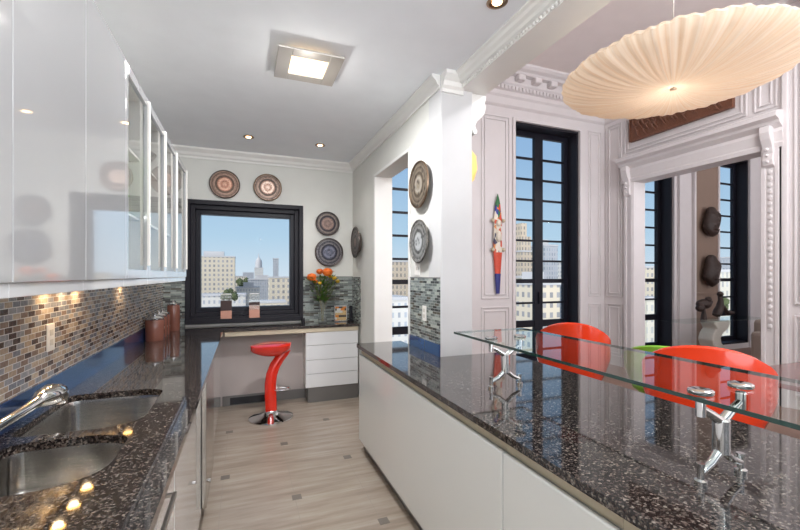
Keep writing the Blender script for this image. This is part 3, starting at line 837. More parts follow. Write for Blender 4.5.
bm = bmesh.new(); tube(bm, [(.05 + .06 + .085 * math.cos(a), .055 * math.sin(a) - .02, .30) for a in [2 * PI * k / 24 for k in range(24)]], .006, 8, closed=True)
tube(bm, [(.035, 0, .36), (.05, -.01, .33), (.052, -.02, .30)], .006, 8)
obj('footrest', bm, M['chrome'], st, smooth=True)

# ------------------------------------------------------------------ peninsula
PX = .90
PE = 3.36
wt = worktop('peninsula_worktop', [(PX, -.8), (1.86, -.8), (1.86, YP - .02), (XR - .02, YP - .02), (XR - .02, PE), (PX + .01, PE), (PX, PE - .012)], [], CT0, CT1, M['granite'])
tag(wt, 'dark speckled granite worktop on the peninsula, ending at the white post', 'countertop')
def pen(y0, y1, label):
    r = thing('peninsula_cabinet', label, 'cabinet', (1.3, (y0 + y1) / 2, 0))
    obj('body', B((PX + .045, 1.30, y0 + .001, y1 - .001, .10, CT0 - .002)), M['lacq2'], r, world=True)
    obj('door', B((PX + .014, PX + .036, y0 + .002, y1 - .002, .10, .826)), M['lacq2'], r, world=True, bevel=.006)
    obj('finger_channel', B((PX + .037, PX + .05, y0, y1, .826, CT0 - .001)), M['beige'], r, world=True)
    obj('toe_kick', B((PX + .065, PX + .085, y0, y1, 0, .10)), M['kick'], r, world=True)
pen(1.285, PE - .03, 'wide cream gloss peninsula cabinet beside the aisle, farther along')
pen(.78, 1.283, 'cream gloss peninsula cabinet in front of the wide one, at the picture bottom')
pen(-.5, .778, 'cream gloss peninsula cabinet nearest the camera, cut by the bottom edge')
struct('wall_peninsula', B((1.32, 1.62, -.7, YP - .02, 0, CT0 - .002)), M['dwall'])

# glass bar shelf and its stands
GZ = 1.165
gx0, gx1, gy0, gy1 = 1.155, 1.65, -.6, 2.10
gs = thing('glass_bar_shelf', 'raised clear glass bar shelf with green edge over the peninsula', 'shelf', (1.4, .8, GZ - .012))
obj('glass_top', B((gx0 + .002, gx1 - .002, gy0, gy1 - .002, GZ - .012, GZ)), M['shelfglass'], gs, world=True)
bm = B((gx0, gx0 + .002, gy0, gy1, GZ - .012, GZ), (gx1 - .002, gx1, gy0, gy1, GZ - .012, GZ), (gx0 + .002, gx1 - .002, gy1 - .002, gy1, GZ - .012, GZ))
obj('polished_edge', bm, M['glassedge'], gs, world=True)
def stand(x, y, label):
    r = thing('shelf_stand', label, 'stand', (x, y, CT1), group=None)
    bm = bmesh.new()
    for s in (-1, 1): tube(bm, [(s * .085, 0, .035), (s * .045, 0, .052), (0, 0, .088)], [.010, .011, .014], 10)
    obj('legs', bm, M['chrome'], r, smooth=True)
    for s in (-1, 1):
        bm = bmesh.new(); lathe(bm, [(.016, 0), (.016, .012), (.009, .016), (.009, .05), (.011, .055), (.011, .06)], 16, (s * .09, 0, 0)); obj('foot', bm, M['chrome'], r, smooth=True)
    bm = bmesh.new(); lathe(bm, [(.022, .075), (.022, .17), (.018, .175)], 18); obj('column', bm, M['chrome'], r, smooth=True)
    bm = bmesh.new()
    for s in (-1, 1): tube(bm, [(0, 0, .165), (s * .05, 0, .195), (s * .088, 0, .215)], [.015, .012, .010], 10)
    obj('arms', bm, M['chrome'], r, smooth=True)
    for s in (-1, 1):
        bm = bmesh.new(); lathe(bm, [(.010, .19), (.013, .192), (.013, .2425), (.010, .2425)], 16, (s * .09, 0, 0)); lathe(bm, [(.030, .2553), (.032, .258), (.032, .266), (.028, .269)], 24, (s * .09, 0, 0)); obj('clamp_disc', bm, M['chrome'], r, smooth=True)
    return r
s0 = stand(1.29, .75, 'chrome H shaped stand carrying the near part of the glass shelf')
copy_thing(s0, (1.29, 1.78, CT1), label='chrome H shaped stand near the far end of the glass shelf')

# ------------------------------------------------------------------ ceiling fixtures
lf = thing('ceiling_light', 'square brushed nickel ceiling light with glowing frosted center', 'ceiling light', (.40, 2.74, 2.95))
bm = bmesh.new(); frame_s = .205
def sqframe(bm, s0, s1, z0, z1):
    box(bm, -s0, -s1, -s0, s0, z0, z1); box(bm, s1, s0, -s0, s0, z0, z1); box(bm, -s1, s1, -s0, -s1, z0, z1); box(bm, -s1, s1, s1, s0, z0, z1)
sqframe(bm, .205, .118, -.062, -.048); obj('frame', bm, M['framenickel'], lf, bevel=.003)
obj('diffuser', B((-.12, .12, -.12, .12, -.056, -.050)), M['diffuser'], lf)
obj('housing', B((-.09, .09, -.09, .09, -.045, 0)), M['nickel'], lf)
def downlight(x, y, label):
    r = thing('recessed_downlight', label, 'downlight', (x, y, ZC), group='recessed kitchen downlights')
    bm = bmesh.new(); seg = 28; prof = [(.052, -.001), (.056, -.006), (.045, -.008), (.040, -.004), (.028, -.0015)]
    lathe(bm, prof, seg); obj('bezel', bm, M['bronzering'], r, smooth=True)
    bm = bmesh.new(); lathe(bm, [(.026, -.006), (.024, -.009), (.012, -.011)], 18); obj('bulb', bm, M['bulbwarm'], r, smooth=True)
    return r
d0 = downlight(1.25, 1.80, 'recessed bronze downlight close to the beam moulding')
copy_thing(d0, (.044, 4.50, ZC), label='small recessed downlight above the back window')
copy_thing(d0, (.79, 4.50, ZC), label='small recessed downlight near the doorway wall')

# ------------------------------------------------------------------ pleated pendant
LX, LY, LZ, LR = 2.32, 1.60, 2.65, .58
lp = thing('pendant_lamp', 'large shallow pleated cream silk pendant above the dining table', 'pendant lamp', (LX, LY, LZ))
def wave(r, z, a):
    k = (r / LR) ** 2
    rr = r * (1 + .006 * k * math.sin(a * 30 + .6 * math.sin(a * 5)))
    return rr, z + .004 * k * math.sin(a * 60 + 1.2 * math.sin(7 * a)) + .004 * k * math.sin(a * 17)
prof = [(.012, -.060), (.05, -.068), (.10, -.082), (.2, -.092), (.32, -.088), (.44, -.068), (.54, -.036), (.585, -.012), (.60, .008), (.58, .03), (.5, .065), (.35, .10), (.2, .12), (.04, .125)]
bm = bmesh.new(); lathe(bm, prof, 480, wave=wave); obj('lamp_shade', bm, M['silk'], lp, smooth=True)
bm = bmesh.new(); lathe(bm, [(.005, -.062), (.018, -.070), (.016, -.078), (.004, -.082)], 24); obj('finial', bm, M['silk'], lp, smooth=True)
bm = bmesh.new(); tube(bm, [(0, 0, .12), (0, 0, ZD - LZ - .02)], .003, 6); obj('cord', bm, M['nickel'], lp)
bm = bmesh.new(); lathe(bm, [(.06, ZD - LZ - .03), (.06, ZD - LZ)], 20); obj('ceiling_rose', bm, M['trim'], lp, smooth=True)

# ------------------------------------------------------------------ wall plates
def plate(loc, r, face, mat, label, rim, dish=.02):
    root = thing('wall_plate', label, 'plate', loc, group=None)
    bm = bmesh.new()
    lathe(bm, [(.01, .006 + dish * 0), (r * .35, .006), (r * .62, .010), (r * .72, .012 + dish), (r * .93, .014 + dish)], 48)
    a = obj('center', bm, mat, root, smooth=True)
    bm = bmesh.new(); tube(bm, [(r * .97 * math.cos(k * PI / 24), r * .97 * math.sin(k * PI / 24), .013 + dish) for k in range(48)], r * .045, 8, closed=True)
    b = obj('rim', bm, rim, root, smooth=True)
    root.rotation_euler = (PI / 2, 0, 0) if face == 'y' else (0, -PI / 2, 0)
    return root
yb = YB - .001
plate((-.21, yb, 2.56), .165, 'y', M['plate_copper'], 'copper engraved plate above the window, leftmost of the pair', M['platerim'])
plate((.268, yb, 2.56), .162, 'y', M['plate_copper2'], 'pale patterned copper plate above the window, right of the pair', M['bronzering'])
plate((.995, yb, 2.155), .152, 'y', M['plate_dark'], 'small round speckled brass plate right of the window, upper of two', M['platerim'])
plate((1.015, yb, 1.79), .18, 'y', M['plate_pewter'], 'dark pewter plate above the orange flowers', M['platerim'])
plate((XR - .001, 4.78, 1.90), .19, 'x', M['plate_dark'], 'deep dark plate on the partition left of the doorway', M['platerim'], .05)
plate((XR - .001, 2.915, 2.215), .185, 'x', M['plate_bronze'], 'large bronze plate beside the doorway, upper of two by the post', M['bronzering'], .03)
plate((XR - .001, 2.905, 1.765), .17, 'x', M['plate_silver'], 'hammered silver plate beside the doorway, below the bronze plate', M['plate_silver'], .035)

# outlets and switches
def outlet(name, loc, face, w, h, label, toggles):
    r = thing(name, label, 'outlet', loc)
    sx = {'+x': (0, 1), '-x': (0, -1)}[face][1]
    obj('cover_plate', B((min(0, sx * .006), max(0, sx * .006), -w / 2, w / 2, -h / 2, h / 2)), M['white'], r, bevel=.002)
    for i in range(toggles):
        z = (i - (toggles - 1) / 2) * .045
        obj('socket', B((min(sx * .006, sx * .009), max(sx * .006, sx * .009), -.015, .015, z - .014, z + .014)), M['ivory'], r, bevel=.002)
outlet('wall_outlet', (XL + .0085, 2.33, 1.21), '+x', .075, .125, 'white socket plate on the brown mosaic behind the sink', 2)
outlet('wall_outlet', (XR - .0085, 2.87, 1.20), '-x', .07, .12, 'white socket plate on the grey mosaic by the post', 2)
outlet('light_switch', (XR - .0005, 3.03, 1.555), '-x', .10, .12, 'white switch plate just below the silver plate', 1)

# ------------------------------------------------------------------ counter accessories
def canister(x, y, h, label, r=.052):
    root = thing('canister', label, 'canister', (x, y, CT1))
    bm = bmesh.new(); lathe(bm, [(r * .96, 0), (r, .008), (r, h * .93), (r * .96, h)], 28); obj('jar', bm, M['copper'], root, smooth=True)
    bm = bmesh.new(); lathe(bm, [(r * .9, h), (r * .96, h + .006), (r * .96, h + .02), (r * .5, h + .032), (.012, h + .036), (.014, h + .05), (.006, h + .056)], 28); obj('lid', bm, M['chrome'], root, smooth=True)
canister(-.755, 4.20, .185, 'copper brown canister with chrome lid, nearest the camera of four', .078)
canister(-.755, 4.38, .195, 'copper brown canister with chrome lid, second of the row', .074)
canister(-.755, 4.55, .20, 'copper brown canister with chrome lid, third of the row', .07)
canister(-.70, 4.86, .27, 'tallest copper brown canister, last in the row by the window', .062)

for i, (x, lb) in enumerate(((-.195, 'tall printed glass jar on the window sill, nearer the cabinets'), (.115, 'tall printed glass jar with pink wax on the window sill'))):
    r = thing('candle_jar', lb, 'candle', (x, YB - .012, .985))
    bm = bmesh.new(); box(bm, -.060, .060, -.03, .03, .10, .285); 
    obj('jar', bm, M['vaseglass'], r, bevel=.004)
    obj('wax', B((-.060, .060, -.028, .028, .003, .098 if i == 0 else .150)), M['pink'], r, bevel=.004)
    obj('label_band', B((-.061, .061, -.0305, .0305, .10 if i == 0 else .155, .215 if i == 0 else .19)), M['paperlabel'], r)
    obj('lid', B((-.055, .055, -.026, .026, .285, .295)), M['white'], r, bevel=.003)
# small wire figurine between jars
r = thing('figurine', 'tiny dark wire figurine on the sill between the printed jars', 'figurine', (-.03, YB - .012, .985))
bm = bmesh.new(); tube(bm, [(-.03, 0, 0), (-.01, 0, .05), (.0, 0, .07), (.02, 0, .04), (.035, 0, 0)], .005, 6); tube(bm, [(0, 0, .07), (.02, 0, .12)], .004, 6); ball(bm, (.025, 0, .125), .010, 1)
obj('body', bm, M['darkobj'], r, smooth=True)

# vase of flowers
vx, vy = .905, 4.97
v = thing('flower_vase', 'clear glass vase standing on the desk counter by the back window', 'vase', (vx, vy, CT1))
bm = bmesh.new(); lathe(bm, [(.045, 0), (.048, .01), (.040, .12), (.045, .22), (.055, .27)], 24); obj('vase_body', bm, M['vaseglass'], v, smooth=True)
bq = thing('flower_bouquet', 'orange and yellow flower bouquet with green leaves in the glass vase', 'flowers', (vx, vy, CT1 + .02))
heads = [(-.14, -.03, .54, .095, 'o'), (.05, -.05, .60, .105, 'o'), (-.03, .04, .61, .07, 'o'), (.14, -.02, .53, .05, 'y'), (.19, .02, .49, .045, 'y'), (-.10, -.06, .49, .045, 'o'), (.10, .05, .55, .04, 'y'), (-.05, -.08, .47, .035, 'y')]
bm = bmesh.new()
for hx, hy, hz, hr, k in heads: tube(bm, [(rnd.uniform(-.02, .02), rnd.uniform(-.02, .02), 0), (hx * .2, hy * .2, .22), (hx, hy, hz)], .0035, 6)
obj('stems', bm, M['stem'], bq, smooth=True)
for hx, hy, hz, hr, k in heads:
    bm = bmesh.new()
    for ring, (n, tilt, ln) in enumerate(((9, .25, 1.0), (8, .7, .8), (6, 1.15, .55))):
        for i in range(n):
            a = 2 * PI * (i + ring * .4) / n
            d = Vector((math.cos(a) * math.cos(tilt), math.sin(a) * math.cos(tilt), math.sin(tilt)))
            sd = Vector((-math.sin(a), math.cos(a), 0)); c0 = Vector((hx, hy, hz))
            p = [c0, c0 + d * hr * ln * .55 + sd * hr * .28, c0 + d * hr * ln + Vector((0, 0, -.1 * hr)), c0 + d * hr * ln * .55 - sd * hr * .28]
            bm.faces.new([bm.verts.new(q) for q in p])
    ball(bm, (hx, hy, hz + hr * .05), hr * .62, 2, (1, 1, .8))
    obj('blossom', bm, M['orangepetal'] if k == 'o' else M['yellowpetal'], bq)
bm = bmesh.new()
for i in range(260):
    a = rnd.uniform(0, 2 * PI); rr = rnd.uniform(.0, .20); z = rnd.uniform(.24, .54); rr *= min(1, .3 + (z - .2) * 2.6)
    c0 = Vector((rr * math.cos(a), rr * math.sin(a) * .6, z)); d = Vector((math.cos(a), math.sin(a), rnd.uniform(-.3, .9))).normalized() * rnd.uniform(.05, .09)
    sd = d.cross(Vector((0, 0, 1))).normalized() * .018
    bm.faces.new([bm.verts.new(q) for q in (c0, c0 + d * .5 + sd, c0 + d, c0 + d * .5 - sd)])
obj('leaves', bm, M['leaf'], bq)
# framed photo and dark speaker
r = thing('picture_frame', 'small chrome picture frame standing on the desk by the partition', 'picture frame', (1.14, 5.02, CT1))
bm = bmesh.new(); frame(bm, -.085, .085, 0.0, .205, .016, -.008, .008); obj('frame', bm, M['chrome'], r, bevel=.003)
obj('picture', B((-.07, .07, -.004, .004, .016, .19)), M['photo'], r)
r = thing('desk_telephone', 'black upright handset beside the picture frame on the desk', 'telephone', (1.265, 4.99, CT1))
bm = B((-.03, .03, -.03, .03, 0, .02), (-.02, .02, -.015, .015, .02, .20)); obj('handset', bm, M['darkobj'], r, bevel=.006)
vessel('small_cup', (.66, 4.93, CT1), [(.022, 0), (.024, .06), (.020, .062)], M['darkobj'], 'tiny dark cup on the desk left of the flower vase', 'cup')

# ------------------------------------------------------------------ dining room things
# painted spindle carving
sc = thing('wall_carving', 'tall painted spindle shaped carving on the panel beside the dining window', 'wall art', (3.56, YB - .02, 1.22))
def spindle(z0, z1, w0, w1, name, mat, peak=False):
    bm = bmesh.new(); n = 8; rings = []
    for k in range(n + 1):
        t_ = k / n; z = z0 + (z1 - z0) * t_; w_ = w0 + (w1 - w0) * t_
        if peak: w_ = max(.006, w0 * math.sqrt(max(0, 1 - t_ ** 2.2)))
        rings.append([bm.verts.new((w_ * math.cos(a), -.02 - min(.03, w_) * math.sin(a) * .8, z)) for a in [PI * i / 10 for i in range(11)]])
    for a_, b_ in zip(rings, rings[1:]):
        for i in range(10): bm.faces.new((a_[i], a_[i + 1], b_[i + 1], b_[i]))
        bm.faces.new((a_[10], a_[0], b_[0], b_[10]))
    bm.faces.new(rings[0]); bm.faces.new(rings[-1])
    obj(name, bm, mat, sc, smooth=True)
spindle(1.12, 1.34, .070, .045, 'upper_body', M['sculpt'])
spindle(1.34, 1.50, .045, .005, 'tip', M['paintgreen'])
spindle(.62, 1.12, .078, .070, 'figure', M['figure'])
spindle(.30, .62, .048, .078, 'lower_body', M['paintred'])
spindle(0, .30, .030, .055, 'tail', M['paintblue'])
bm = bmesh.new(); ball(bm, (0, -.05, 1.06), .045, 2, (1, .6, 1.2)); ball(bm, (0, -.05, .86), .05, 2, (1, .6, 1.8)); obj('painted_face', bm, M['paintcream'], sc, smooth=True)
for sx in (-1, 1):
    for z in (.66, 1.10):
        bm = bmesh.new(); ball(bm, (sx * .095, -.03, z), .032, 2); obj('knob', bm, M['beige'], sc, smooth=True)

# carved wooden relief above the opening
r = thing('carved_relief', 'long red-brown carved wooden relief above the wide opening', 'wall art', (XD - .02, 3.95, 3.60))
obj('board', B((-.03, 0.015, -.77, .68, 0, .38)), M['carved'], r, bevel=.004)
bm = bmesh.new(); frame_side(bm, -.77, .68, 0, .38, .022, -.045, -.03); obj('border', bm, M['carved'], r, bevel=.004)
bm = bmesh.new()
for i in range(46):
    y = -.70 + 1.32 * i / 45 + rnd.uniform(-.01, .01); z = .19 + .10 * math.sin(i * 1.3) + rnd.uniform(-.04, .04)
    tube(bm, [(-.034, y - .03, z - .04), (-.045, y, z), (-.045, y + .02, z + .045), (-.034, y - .01, z + .07)], [.006, .014, .014, .006], 6)
obj('carved_figures', bm, M['carved'], r, smooth=True)

# masks in the adjoining room
def mask(loc, s, name, label, tall):
    bm = bmesh.new(); ball(bm, (0, 0, 0), .16 * s, 3, (1, .55, tall))
    for v_ in bm.verts:
        x, y, z = v_.co
        if y < 0:
            v_.co.y += .035 * math.sin(z * 38) * .5 - (.05 * math.exp(-((x / .035) ** 2) - ((z + .02) / .06) ** 2)) + .04 * math.exp(-(((abs(x) - .07) / .03) ** 2) - ((z - .05) / .03) ** 2)
        v_.co.x += .03 * math.sin(z * 15)
    tube(bm, [(-.05, -.10, -.13 * s), (0, -.115, -.135 * s), (.05, -.10, -.13 * s)], .014, 6)
    o = obj(name, bm, M['maskwood'], smooth=True); o.location = loc
    return tag(o, label, 'mask')
mask((8.37, YB - .12, 2.52), 1.25, 'carved_mask', 'dark carved wooden mask high on the tan wall panel', 1.45)
mask((8.37, YB - .12, 1.58), 1.25, 'carved_mask', 'dark carved oval mask on the tan panel, below the other', 1.55)
# console table in the adjoining room
r = thing('console_table', 'glass topped console on a scrolled stone pedestal beyond the opening', 'table', (7.45, 4.45, 0))
obj('table_top', B((-1.0, 1.1, -.22, .22, .735, .75)), M['shelfglass'], r, bevel=.003)
bm = bmesh.new()
prism(bm, [(-.20, 0), (.14, 0), (.14, .06), (.10, .10), (.13, .20), (.10, .30), (.02, .36), (.0, .44), (.06, .52), (.18, .58), (.24, .66), (.24, .733), (-.16, .733), (-.16, .68), (-.10, .60), (-.18, .52), (-.22, .42), (-.18, .32), (-.10, .24), (-.10, .14), (-.20, .08)], 'y', -.12, .12)
obj('pedestal', bm, M['ivory'], r, bevel=.02)
bm = bmesh.new(); ball(bm, (0, 0, .26), .13, 3, (1.2, .7, .65)); ball(bm, (.10, 0, .29), .08, 2, (1.3, .8, .6)); tube(bm, [(0, 0, 0), (0, 0, .2)], [.05, .02], 8); ball(bm, (-.12, -.02, .20), .07, 2); ball(bm, (.05, -.04, .34), .05, 2)
o = obj('bird_sculpture', bm, M['maskwood'], smooth=True); o.location = (7.20, 4.45, .752); tag(o, 'dark lumpy carved head on the console, further from the window', 'sculpture')
bm = bmesh.new(); tube(bm, [(-.10, 0, 0), (-.06, 0, .06), (0, 0, .14), (.02, 0, .26), (-.01, 0, .34)], [.06, .07, .06, .04, .03], 10); ball(bm, (-.01, -.01, .36), .05, 2); tube(bm, [(0, 0, .2), (.12, 0, .12), (.2, 0, .03), (.38, 0, .03)], [.03, .03, .035, .02], 8)
o = obj('seated_figure_sculpture', bm, M['maskwood'], smooth=True); o.location = (7.62, 4.45, .812); tag(o, 'dark seated figure sculpture on the console under the narrow window', 'sculpture')
# sofa
r = thing('sofa', 'beige upholstered sofa end seen through the opening', 'sofa', (8.1, 3.55, 0))
obj('seat', B((-.35, .9, -.45, .35, .12, .42)), M['sofa'], r, bevel=.05)
obj('backrest', B((-.35, .9, .30, .50, .12, .78)), M['sofa'], r, bevel=.06)
obj('armrest', B((-.52, -.35, -.45, .45, .12, .60)), M['sofa'], r, bevel=.06)
obj('cushion', B((-.2, .3, .10, .28, .43, .80)), M['ivory'], r, bevel=.06)
for a_ in (-.45, .8):
    for b_ in (-.35, .35): obj('leg', B((a_, a_ + .05, b_, b_ + .05, 0, .13)), M['maskwood'], r)

# tub chairs
def tub_chair(loc, rz, mat, label, top=.98, rad=.335):
    r = thing('tub_chair', label, 'chair', loc, rz)
    bm = bmesh.new(); n = 48; nz = 14; out, inn = [], []
    # angle 0 = back centre (towards -x)
    for i in range(n):
        a = 2 * PI * i / n
        back = (1 + math.cos(a)) / 2
        hz = .50 + (top - .50) * (back ** .8)
        o_, n_ = [], []
        for k in range(nz + 1):
            t_ = k / nz
            z = .34 + (hz - .34) * t_
            rr = rad * (.52 + .48 * min(1, (t_ * 1.5) ** .55)) * (1 + .03 * t_)
            o_.append(bm.verts.new((-rr * math.cos(a), rr * math.sin(a), z)))
        for k in range(nz, -1, -1):
            t_ = k / nz
            z = .37 + (hz - .37) * t_; ri = (rad * (.52 + .48 * min(1, (t_ * 1.5) ** .55)) * (1 + .03 * t_)) - .022
            o_.append(bm.verts.new((-ri * math.cos(a), ri * math.sin(a), z + (.012 if k == nz else 0))))
        out.append(o_)
    m_ = len(out[0])
    for i in range(n):
        for k in range(m_ - 1): bm.faces.new((out[i][k], out[(i + 1) % n][k], out[(i + 1) % n][k + 1], out[i][k + 1]))
    bm.faces.new([out[i][0] for i in range(n)]); bm.faces.new([out[i][-1] for i in range(n)])
    obj('shell', bm, mat, r, smooth=True)
    bm = bmesh.new(); lathe(bm, [(.22, .40), (.27, .41), (.28, .44), (.25, .465), (.05, .47)], 32); obj('seat_cushion', bm, mat, r, smooth=True)
    bm = bmesh.new(); lathe(bm, [(.24, 0), (.24, .01), (.10, .03), (.035, .06), (.03, .30), (.10, .345)], 32); obj('pedestal', bm, M['chrome'], r, smooth=True)
    return r
tub_chair((3.12, 3.19, 0), math.radians(45.6), M['red'], 'orange-red tub chair in front of the tall dining window', 1.04, .345)
tub_chair((3.02, 1.86, 0), math.radians(31.6), M['red'], 'orange-red tub chair beside the dining table, behind the near shelf stand', 1.04, .37)
tub_chair((3.74, 2.66, 0), math.radians(35), M['green'], 'lime green tub chair at the table end, mostly hidden by red chair', .86)
r = thing('dining_table', 'dark red-brown dining table behind the glass bar shelf', 'table', (4.08, .85, 0))
obj('table_top', B((-.62, .62, -1.1, 1.15, .715, .75)), M['darkwood'], r, bevel=.008)
for a_ in (-.55, .48):
    for b_ in (-1.0, 1.0): obj('leg', B((a_, a_ + .07, b_, b_ + .07, 0, .715)), M['darkwood'], r, bevel=.004)
# amber sconce on the dining side of the partition
r = thing('wall_sconce', 'amber glass sconce glowing behind the white post', 'wall lamp', (XP + .004, 3.2, 2.3))
bm = bmesh.new(); lathe(bm, [(.03, 0), (.10, .06), (.13, .16), (.12, .27), (.07, .34), (.05, .345)], 28, (.27, 0, 0)); obj('lamp_shade', bm, M['amber'], r, smooth=True)
bm = bmesh.new(); tube(bm, [(0, 0, .1), (.08, 0, .05), (.2, 0, -.02), (.27, 0, 0.0)], .012, 8); lathe(bm, [(.03, -.03), (.03, .01)], 12, (.27, 0, 0)); box(bm, 0, .015, -.05, .05, .02, .2); obj('bracket', bm, M['bronzering'], r, smooth=True)

# ------------------------------------------------------------------ the city outside
GROUND = -42
struct('ground', B((-900, 1800, 12, 1700, GROUND - 1, GROUND)), M['street'])
SY, CY = math.sin(math.radians(21.2)), math.cos(math.radians(21.2))
def bearing(u, dist):
    a = (u - 400) / 402.0
    return (dist * (SY + a * CY), dist * (CY - a * SY))
def building(u, dist, wpx, vtop, mat, label, depth=18, group=None, roof=None):
    x, y = bearing(u, dist); w_ = wpx / 402.0 * dist; top = 1.5 + (275 - vtop) / 402.0 * dist
    r = thing('building', label, 'building', (x, y, GROUND), group=group)
    h = top - GROUND
    obj('facade', B((-w_ / 2, w_ / 2, 0, depth, 0, h)), mat, r)
    bm = B((-w_ / 2 - .3, w_ / 2 + .3, -.3, depth + .3, h, h + .8))
    if roof == 'block': box(bm, -w_ * .2, w_ * .25, depth * .3, depth * .7, h + .8, h + 4)
    obj('roof', bm, M['roof'], r)
    if roof == 'dome':
        bm = bmesh.new(); lathe(bm, [(w_ * .42, h), (w_ * .42, h + w_ * .5), (w_ * .38, h + w_ * .9), (w_ * .22, h + w_ * 1.2), (w_ * .08, h + w_ * 1.35), (.2, h + w_ * 1.9)], 20, (0, depth / 2, 0)); obj('dome', bm, M['roof'], r, smooth=True)
    if roof == 'step':
        obj('upper_tier', B((-w_ * .3, w_ * .3, depth * .2, depth * .8, h + .8, h + w_ * .8), (-w_ * .17, w_ * .17, depth * .3, depth * .7, h + w_ * .8, h + w_ * 1.5)), mat, r)
    return r
building(212, 260, 42, 257, CITY[0], 'large cream block with rows of square windows left in back window', 20, roof='block')
building(259, 700, 8, 268, CITY[1], 'distant domed white tower on the skyline in the back window', 30, roof='dome')
building(276, 440, 5, 259, CITY[2], 'slender grey tower on the skyline in the back window', 8)
building(281, 215, 22, 278, CITY[0], 'tan low block in the lower right corner of back window', 14)
building(262, 330, 26, 280, CITY[2], 'grey mid-rise below the domed tower', 16, roof='block')
building(248, 290, 22, 288, CITY[1], 'white low building behind the window sill jars', 12, roof='block')
building(222, 165, 44, 296, CITY[1], 'white flat roofed building at the bottom of the back window', 10)
building(268, 150, 34, 303, CITY[0], 'cream flat roofed building lowest in the back window', 8)
building(399, 190, 22, 262, CITY[3], 'tan building visible through the kitchen doorway', 16)
building(396, 110, 30, 300, CITY[1], 'white low building through the kitchen doorway', 12)
building(530, 210, 20, 252, CITY[3], 'tan stepped tower in the left leaf of the dining window', 16, roof='step')
building(551, 230, 17, 246, CITY[2], 'tall grey tower in the right leaf of the dining window', 16, roof='block')
building(520, 140, 20, 278, CITY[4], 'pale yellow mid-rise in the lower left dining window', 14)
building(548, 120, 30, 285, CITY[0], 'cream apartment block low in the dining window', 14, roof='block')
building(575, 260, 20, 262, CITY[1], 'white tower behind the dining window right jamb', 14)
building(650, 170, 26, 268, CITY[0], 'cream block with many windows inside the wide opening', 16, roof='block')
building(655, 110, 22, 300, CITY[4], 'pale yellow block low in the window inside the opening', 12)
building(725, 130, 24, 272, CITY[4], 'pale yellow building in the narrow window by the masks', 12)
building(745, 260, 26, 258, CITY[2], 'grey tower near the narrow window edge', 12)
# the far field of roofs
NEAR = [bearing(a, b) for a, b in ((212, 268), (204, 268), (220, 268), (248, 296), (262, 338), (258, 338), (281, 222), (259, 700), (276, 420), (575, 260), (745, 260), (262, 232), (551, 235), (530, 215))]
spots = []
i = 0
while len(spots) < 130 and i < 4000:
    i += 1
    u = rnd.uniform(140, 830); d = 240 + 660 * rnd.random() ** 1.3
    x, y = bearing(u, d)
    if any((x - p_) ** 2 + (y - q_) ** 2 < 34 ** 2 for p_, q_ in spots + NEAR): continue
    spots.append((x, y))
    vt = 275 + rnd.uniform(-5, 12) + (14 * (300 / d) - 4)
    b_ = building(u, d, rnd.uniform(12, 24) / d * 402, vt, rnd.choice(CITY), 'pale low-rise building in the hazy field of roofs below the skyline', rnd.uniform(10, 20), 'far city roofs')
for (u, d, vt, s_) in ((229, 150, 286, 3.0), (243, 380, 277, 7), (715, 100, 292, 3.0)):
    x, y = bearing(u, d); zt = 1.5 + (275 - vt) / 402 * d
    r = thing('street_tree', {229: 'bushy green tree in front of the cream block', 243: 'small distant dark tree on the skyline', 715: 'dark tree beyond the narrow window'}[u], 'tree', (x, y, GROUND))
    bm = bmesh.new()
    for k in range(16): ball(bm, (rnd.uniform(-s_, s_) * .7, rnd.uniform(-s_, s_) * .5, zt - GROUND - s_ + rnd.uniform(-s_, s_) * .6), s_ * rnd.uniform(.25, .5), 1)
    obj('crown', bm, M['tree'], r)
    bm = bmesh.new(); tube(bm, [(0, 0, 0), (0, 0, zt - GROUND - s_)], .3, 8); obj('trunk', bm, M['maskwood'], r)

# ------------------------------------------------------------------ light
wd = bpy.data.worlds.new('sky'); scene.world = wd; wd.use_nodes = True
nt = wd.node_tree; nt.nodes.clear()
wo = nt.nodes.new('ShaderNodeOutputWorld'); bg = nt.nodes.new('ShaderNodeBackground')
tc = nt.nodes.new('ShaderNodeTexCoord'); sp = nt.nodes.new('ShaderNodeSeparateXYZ')
nt.links.new(tc.outputs['Generated'], sp.inputs[0])
SKYK = 0.66
r = ramp(nt, [(0.0, srgb(200, 214, 226)), (0.5, srgb(208, 224, 236)), (0.545, srgb(181, 211, 232)), (0.64, srgb(150, 186, 222)), (1.0, srgb(104, 150, 204))])
mr = nt.nodes.new('ShaderNodeMapRange'); mr.inputs[1].default_value = -1; mr.inputs[2].default_value = 1
nt.links.new(sp.outputs[2], mr.inputs[0]); nt.links.new(mr.outputs[0], r.inputs[0])
# fill added behind the camera, bright below the horizon to lift the ceilings
mb = nt.nodes.new('ShaderNodeMapRange'); mb.inputs[1].default_value = .15; mb.inputs[2].default_value = -.9; mb.inputs[3].default_value = 0; mb.inputs[4].default_value = 1
nt.links.new(sp.outputs[1], mb.inputs[0])
mx = nt.nodes.new('ShaderNodeMix'); mx.data_type = 'RGBA'; mx.inputs[7].default_value = (1, 1, 1, 1)
hz = ramp(nt, [(0.0, (.72, .74, .78, 1)), (.47, (.72, .74, .78, 1)), (.53, (.09, .095, .105, 1)), (1, (.06, .065, .075, 1))]); nt.links.new(mr.outputs[0], hz.inputs[0])
hm = nt.nodes.new('ShaderNodeVectorMath'); hm.operation = 'SCALE'; hm.inputs['Scale'].default_value = 6.0
nt.links.new(hz.outputs[0], hm.inputs[0]); nt.links.new(hm.outputs[0], mx.inputs[7])
nt.links.new(mb.outputs[0], mx.inputs[0]); nt.links.new(r.outputs[0], mx.inputs[6])
nt.links.new(mx.outputs[2], bg.inputs[0]); bg.inputs[1].default_value = SKYK
nt.links.new(bg.outputs[0], wo.inputs[0])

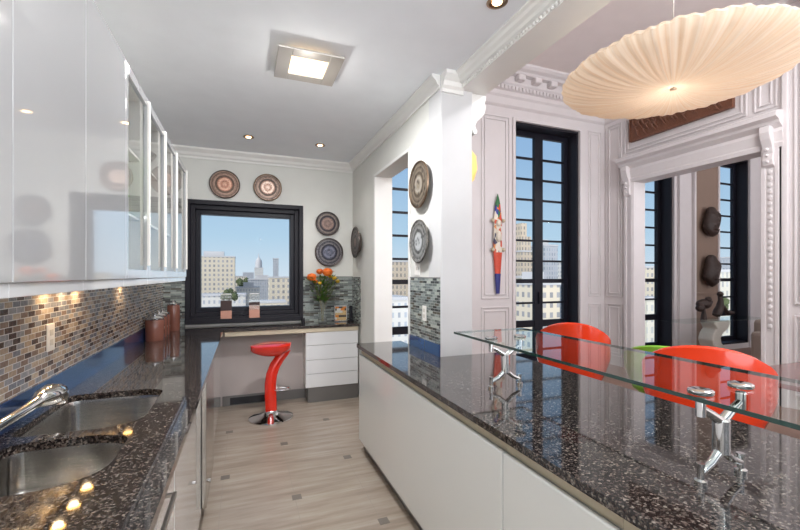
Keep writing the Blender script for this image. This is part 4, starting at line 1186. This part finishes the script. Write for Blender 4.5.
WARM = (1, .82, .62)
sun = light('sun', 'SUN', (0, 0, 50), 2.3, (1, .95, .88), .01)
sun.rotation_euler = Vector((.8, .55, -.8)).to_track_quat('-Z', 'Y').to_euler()
light('ceiling_light_glow', 'AREA', (.40, 2.74, 2.883), 28, (.98, .98, 1), .22)
light('ceiling_light_backglow', 'POINT', (.40, 2.74, 2.925), 1.0, WARM, .03)
light('ceiling_light_fill', 'POINT', (.40, 2.74, 2.66), 2.2, (1, .97, .93), .04)  # added point light under the fixture, brightens the ceiling; no bulb hangs there
light('kitchen_fill', 'POINT', (.35, .2, 2.35), 18, (.96, .98, 1), .03)  # added fill for the kitchen, no fixture; the next one too
light('kitchen_fill', 'POINT', (.35, -1.8, 2.35), 38, (.96, .98, 1), .03)  # second added kitchen fill, behind the camera
light('dining_fill', 'POINT', (2.2, -1.8, 3.2), 50, (.98, .98, 1), .03)  # added fill for the dining room, no lamp stands here
light('dining_overhead_fill', 'AREA', (3.9, .9, 4.5), 70, (.98, .98, 1), 1.0)  # added overhead fill, floats without a fixture
light('adjoining_fill', 'POINT', (8.2, 1.5, 3.0), 30, (.97, .98, 1), .03)  # added fill to brighten the adjoining room, no lamp there
for x, y, e_ in ((1.25, 1.80, 1.5), (.044, 4.50, 12), (.79, 4.50, 12), (.1, 1.0, 7), (1.0, -.6, 9), (.1, -.6, 9)):  # first three belong to the downlights; the rest are unseen added fill
    light('downlight_and_fill_glow', 'SPOT', (x, y, ZC - .02), e_, (1, .96, .90), .04, spot_size=math.radians(120), spot_blend=1.0)
light('pendant_glow', 'POINT', (LX, LY, LZ + .06), 1.5, (1, .88, .76), .04)
light('sconce_glow', 'POINT', (XP + .27, 3.2, 2.47), .8, (1, .75, .45), .08)

# ------------------------------------------------------------------ camera
cam = bpy.data.cameras.new('camera'); co = bpy.data.objects.new('camera', cam); COL.objects.link(co)
cam.sensor_width = 36; cam.lens = 402 / 800 * 36; cam.clip_start = .02; cam.clip_end = 4000
cam.shift_y = (265 - 275) / 800 * -1 * -1
co.location = (0, 0, 1.5); co.rotation_euler = (PI / 2, 0, -math.radians(21.2))
cam.shift_y = 10 / 800
scene.camera = co
scene.view_settings.view_transform = 'Standard'; scene.view_settings.look = 'None'
scene.view_settings.gamma = 1; scene.view_settings.use_curve_mapping = False
scene.view_settings.exposure = 0.62
scene.cycles.max_bounces = 12; scene.cycles.transparent_max_bounces = 24
